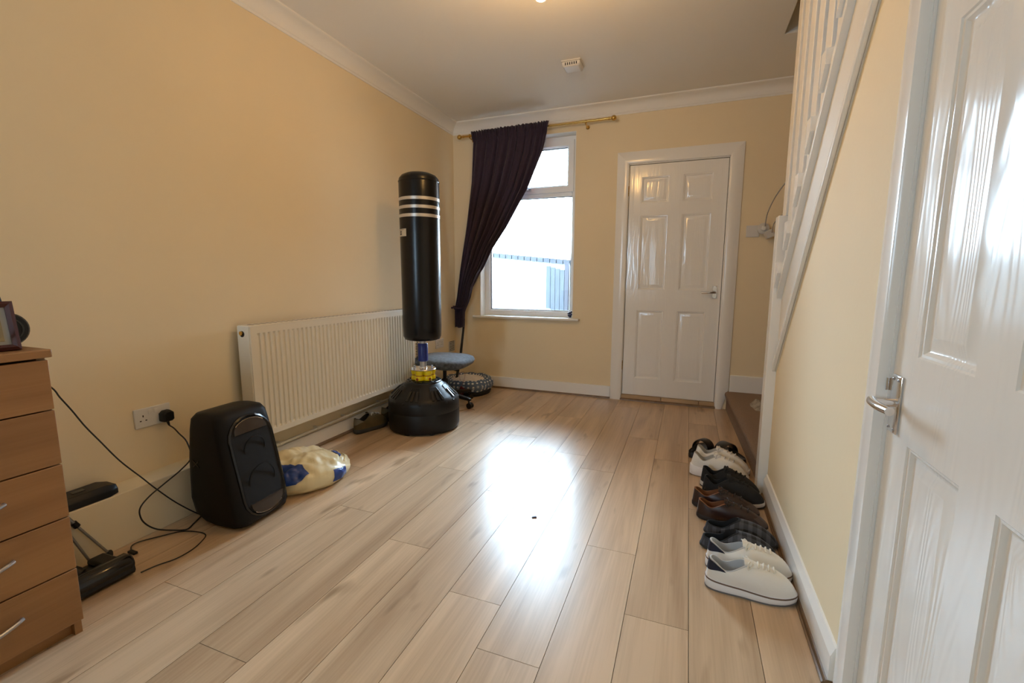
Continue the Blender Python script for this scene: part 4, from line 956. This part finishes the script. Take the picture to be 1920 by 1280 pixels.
# walking shoes under the radiator
M_olv = mat('olive_suede', (0.085, 0.062, 0.025), 0.85, var=0.25, vscale=15)
ws = make_shoe('walking_shoe', 0.28, 0.047, (0.030, 0.024), (0.03, 0.46, 0.030), (0.112, 0.088, 0.118), 2.0, M_olv, mat('dark_grey_rubber', (0.03, 0.03, 0.028), 0.7), mat('black_mesh_lining', (0.012, 0.012, 0.012), 0.9), mat('light_grey_lace', (0.5, 0.49, 0.47), 0.8), 4, True, mat('grey_heel_patch', (0.16, 0.15, 0.12), 0.7), None, None, 1.04)
wsb = copy_tree(ws)
place(ws, 0.085, -1.655, 76, 'olive suede walking shoe with grey laces lying under the radiator in view', 'walking shoes')
place(wsb, 0.095, -1.36, 80, 'olive walking shoe mostly hidden between the radiator and the punching bag base', 'walking shoes')

# ------------------------------------------------------------------ chest of drawers
CW = 0.46
cd = tag(empty('chest_of_drawers', (0.33, -3.391 - CW / 2, 0)), 'beech-effect chest of five drawers with silver bow handles', 'chest of drawers')
x0, x1, h0 = -0.20, 0.187, 0.853
MB().box(x0, x1, CW / 2 - 0.018, CW / 2, 0, h0).box(x0, x1, -CW / 2, -CW / 2 + 0.018, 0, h0).box(x0, x0 + 0.006, -CW / 2 + .018, CW / 2 - .018, 0.05, h0).box(x0 + .006, x1 - 0.02, -CW / 2 + .018, CW / 2 - .018, 0.03, 0.046).build('carcass', M_chest, cd, smooth=0)
MB().box(x1 - 0.034, x1 - 0.018, -CW / 2 + .018, CW / 2 - .018, 0, 0.06).build('plinth', M_chest, cd, smooth=0)
MB().box(x0 - 0.002, x1 + 0.024, -CW / 2 - 0.008, CW / 2 + 0.008, h0 + 0.003, h0 + 0.026).build('top', M_chest, cd, bevel=0.003)
zz = [0.047, 0.218, 0.382, 0.544, 0.706, 0.851]
for k in range(5):
    d = MB().box(x1, x1 + 0.018, -CW / 2 + 0.001, CW / 2 - 0.001, zz[k] + 0.002, zz[k + 1] - 0.002).build('drawer', M_chest, cd, bevel=0.0015)
    zc = zz[k] + 0.112 - 0.014
    pts = []
    for i in range(17):
        t = i / 16; pts.append((x1 + 0.018 + 0.004 + 0.026 * math.sin(PI * t) ** 0.8, -0.10 + 0.20 * t, zc - 0.006 * math.sin(PI * t)))
    pts = [(x1 + 0.016, pts[0][1], zc)] + pts + [(x1 + 0.016, pts[-1][1], zc)]
    MB().tube(pts, 0.0055, 8).build('handle', M_steel, d)

# ------------------------------------------------------------------ things on the chest
ZT = h0 + 0.026
pf = tag(empty('photo_frame', (0.470, -3.512, ZT), math.radians(82)), 'dark red wooden photo frame leaning on top of the chest', 'photo frame')
def tilted(mb, ang):
    m = Matrix.Rotation(ang, 4, 'X'); mb.v = [tuple(m @ Vector(v)) for v in mb.v]; return mb
fw_, fh_ = 0.18, 0.135
M_mah = mat('mahogany_frame', (0.06, 0.012, 0.010), 0.25)
mbf = MB()
corners = [(-fw_ / 2, 0, 1, 1), (fw_ / 2, 0, -1, 1), (fw_ / 2, fh_, -1, -1), (-fw_ / 2, fh_, 1, -1)]
prf = [(0, 0), (0, -0.012), (0.008, -0.016), (0.016, -0.010), (0.016, 0)]
for i in range(4):
    j = (i + 1) % 4; a_, b_ = corners[i], corners[j]
    mbf.loft([[(c[0] + c[2] * u, v, c[1] + c[3] * u) for u, v in prf] for c in (a_, b_)])
tilted(mbf, -0.22).build('frame', M_mah, pf, smooth=30)
tilted(MB().box(-fw_ / 2 + 0.014, fw_ / 2 - 0.014, -0.004, 0, 0.014, fh_ - 0.014), -0.22).build('mount', mat('grey_card_mount', (0.38, 0.38, 0.37), 0.6), pf, smooth=0)
tilted(MB().box(-fw_ / 2 + 0.028, fw_ / 2 - 0.028, -0.0055, -0.004, 0.026, fh_ - 0.026), -0.22).build('picture', mat('faded_picture', (0.30, 0.24, 0.13), 0.4, var=0.6, vscale=14), pf, smooth=0)
tilted(MB().box(-0.02, 0.02, 0.0, 0.004, 0.01, 0.1), 0.35).build('strut', M_blkp, pf, smooth=0)

dv = tag(empty('speaker_dock', (0.385, -3.497, ZT), math.radians(88)), 'black and purple wedge-shaped device with a round disc standing behind the photo frame', 'device')
M_pur = mat('dark_purple_plastic', (0.03, 0.012, 0.06), 0.4)
MB().loft([[(-0.10 , -0.03, 0), (0.10 , -0.03, 0), (0.10, 0.05, 0), (-0.10, 0.05, 0)], [(-0.09, 0.0, 0.165), (0.082, 0.0, 0.165), (0.082, 0.05, 0.165), (-0.09, 0.05, 0.165)]]).build('body', M_blkp, dv, bevel=0.005)
MB().loft([[(-0.09, 0.0, 0.1655), (0.082, 0.0, 0.1655), (0.082, 0.05, 0.1655), (-0.09, 0.05, 0.1655)], [(-0.08, 0.01, 0.215), (0.060, 0.01, 0.200), (0.060, 0.045, 0.200), (-0.08, 0.045, 0.215)]]).build('top_shell', M_pur, dv, bevel=0.004)
dk = MB().lathe([(0.02, -0.014), (0.044, -0.014), (0.049, -0.008), (0.049, 0.008), (0.044, 0.014), (0.02, 0.014)], (0.095, 0.03, 0.049), 32, 'Y').build('disc', M_blkp, dv)
MB().lathe([(0.030, -0.0160), (0.034, -0.0160), (0.034, -0.0140), (0.030, -0.0140)], (0.095, 0.03, 0.049), 28, 'Y', cap0=False, cap1=False).build('disc_ring', M_blkg, dk)

# ------------------------------------------------------------------ floor clutter by the chest
vh = tag(empty('vacuum_cleaner', (0.275, -3.268, 0)), 'black vacuum cleaner floor head beside the chest of drawers', 'vacuum head')
MB().loft([[(x_, y_, z_) for x_, z_ in ((-0.085, 0.008), (0.085, 0.008), (0.092, 0.02), (0.086, 0.055), (0.06, 0.072), (0.03, 0.070), (0.01, 0.048), (-0.06, 0.040), (-0.085, 0.03))] for y_ in (-0.112, -0.108, 0.10, 0.108)]).build('housing', M_blkp, vh, smooth=35)
MB().lathe([(0.030, -0.105), (0.034, -0.10), (0.034, 0.098), (0.030, 0.106)], (0.058, 0, 0.043), 24, 'Y').build('roller_cover', M_blkg, vh)
MB().lathe([(0.012, 0.104), (0.026, 0.106), (0.026, 0.112), (0.012, 0.113)], (0.058, 0, 0.043), 20, 'Y').build('end_cap', M_blkp, vh)
MB().tube([(-0.02, 0.0, 0.04), (-0.06, -0.03, 0.075), (-0.08, -0.06, 0.14)], [0.022, 0.02, 0.018], 14).build('neck', M_blkp, vh)
MB().box(-0.07, 0.02, 0.04, 0.098, 0.036, 0.060).build('side_block', M_blkp, vh, bevel=0.01)
for y_ in (-0.06, 0.06): MB().lathe([(0.012, -0.008), (0.012, 0.008)], (-0.07, y_, 0.012), 14, 'Y').build('wheel', M_rubber, vh)

tp = tag(empty('tripod', (0.13, -3.20, 0)), 'small tripod with thin grey metal legs and black feet behind the vacuum head', 'tripod')
ax = Vector((-0.0, -0.10, 0.34))
Ml = mat('grey_tripod_metal', (0.33, 0.32, 0.31), 0.4, 0.7)
for fx, fy in ((0.020, 0.070), (0.030, 0.008), (-0.01, -0.16)):
    f_ = Vector((fx, fy, 0.012)); k_ = ax.lerp(f_, 0.5)
    lg = MB().cyl(ax, k_, 0.0065, 10).build('leg', Ml, tp)
    MB().cyl(k_, f_, 0.0045, 10).build('leg_section', Ml, lg)
    MB().tube([k_ - (f_ - k_) * 0.06, k_ + (f_ - k_) * 0.06], 0.0105, 10).build('leg_lock', M_blkp, lg)
    MB().lathe([(0.009, -0.012), (0.011, -0.006), (0.011, 0.006), (0.008, 0.012)], f_, 12).build('rubber_foot', M_rubber, lg)
MB().lathe([(0.02, 0.33), (0.022, 0.34), (0.022, 0.37), (0.012, 0.38)], (ax.x, ax.y, 0), 14).build('crown', M_blkp, tp)

bt = tag(empty('vacuum_battery', (0.068, -3.205, 0.2225)), 'black plastic battery block lying on the ledge beside the chest of drawers', 'device')
MB().loft([[(sx * w_, y_, z_) for sx, z_ in ((-1, 0), (1, 0), (1, h_ * 0.55), (0.72, h_), (-0.72, h_), (-1, h_ * 0.55))] for y_, w_, h_ in ((-0.165, 0.05, 0.046), (0.115, 0.055, 0.046), (0.150, 0.040, 0.036))]).build('case', M_blkp, bt, bevel=0.003)
MB().box(-0.012, 0.012, 0.02, 0.06, 0.0455, 0.048).build('button', M_blkg, bt, bevel=0.001)

# ------------------------------------------------------------------ cables
c1 = MB().tube(smoothpath([(0.112, -3.30, 0.80), (0.10, -3.213, 0.692), (0.105, -3.194, 0.649), (0.110, -3.167, 0.592), (0.115, -3.137, 0.523), (0.120, -3.097, 0.447), (0.126, -3.063, 0.381), (0.131, -3.034, 0.332), (0.137, -2.986, 0.261), (0.146, -2.945, 0.197), (0.150, -2.872, 0.098), (0.158, -2.79, 0.006), (0.175, -2.775, 0.004)], 5), 0.0027, 7).build('cable', M_cable)
tag(c1, 'black cable hanging from the chest diagonally down the wall to the loudspeaker', 'cable')
c2 = MB().tube(smoothpath([(0.030, -2.796, 0.412), (0.05, -2.791, 0.40), (0.07, -2.785, 0.377), (0.10, -2.773, 0.336), (0.14, -2.787, 0.273), (0.147, -2.837, 0.237), (0.155, -2.911, 0.208), (0.163, -2.98, 0.181), (0.170, -3.021, 0.151), (0.178, -3.027, 0.114), (0.185, -3.013, 0.078), (0.192, -2.981, 0.042), (0.198, -2.925, 0.008), (0.237, -2.895, 0.004), (0.217, -2.850, 0.004), (0.182, -2.79, 0.004)], 5), 0.0030, 7).build('cable', M_cable)
tag(c2, 'black power cable looping from the wall plug down behind the loudspeaker', 'cable')
c3r = tag(empty('usb_cable', (0.217, -3.086, 0)), 'thin black lead with a small plug looping on the floor by the vacuum head', 'cable')
MB().tube(smoothpath([(a - 0.217, b + 3.086, 0.003) for a, b in ((0.374, -3.150), (0.385, -3.10), (0.408, -3.048), (0.406, -2.985), (0.383, -2.930), (0.353, -2.893), (0.301, -2.889), (0.231, -2.913), (0.186, -2.97), (0.150, -3.026), (0.154, -3.057), (0.189, -3.078))], 6), 0.0022, 6).build('lead', M_cable, c3r)
MB().box(-0.028, 0.012, -0.006, 0.010, 0.0, 0.009).build('connector', M_blkp, c3r, bevel=0.002)

# ------------------------------------------------------------------ small items
cr_ = MB(); rings = []
for j in range(7):
    t = j / 6; ring_ = []
    for k in range(14):
        a = 2 * PI * k / 14; r = (0.075 - 0.02 * t) * (1 + 0.35 * noise.noise(Vector((math.cos(a) * 1.7, math.sin(a) * 1.7, t * 2 + 4))))
        zz_ = 0.158 + 0.055 * math.sin(PI * t * 0.5) * (0.8 + 0.5 * noise.noise(Vector((3 * math.cos(a), 3 * math.sin(a), t * 3))))
        q = 1.0 - 0.85 * t
        ring_.append((2.735 + r * q * 0.9 * math.cos(a), -0.44 + 2.0 * r * q * math.sin(a), max(0.158, zz_ if j else 0.158)))
    rings.append(ring_)
cloth = cr_.loft(rings).build('cloth', mat('grey_beige_cloth', (0.36, 0.32, 0.26), 0.9, var=0.45, vscale=30), smooth=60)
tag(cloth, 'crumpled grey-beige cloth on the first carpeted stair step', 'cloth')
bit = MB().hexa([(1.590, -2.255, 0.0), (1.612, -2.245, 0.0), (1.608, -2.236, 0.0), (1.588, -2.246, 0.0), (1.592, -2.254, 0.004), (1.610, -2.246, 0.006), (1.606, -2.238, 0.006), (1.589, -2.247, 0.004)]).build('litter_scrap', mat('dark_blue_scrap', (0.02, 0.02, 0.05), 0.6), smooth=0)
tag(bit, 'tiny dark scrap lying in the window reflection on the floor', 'scrap')
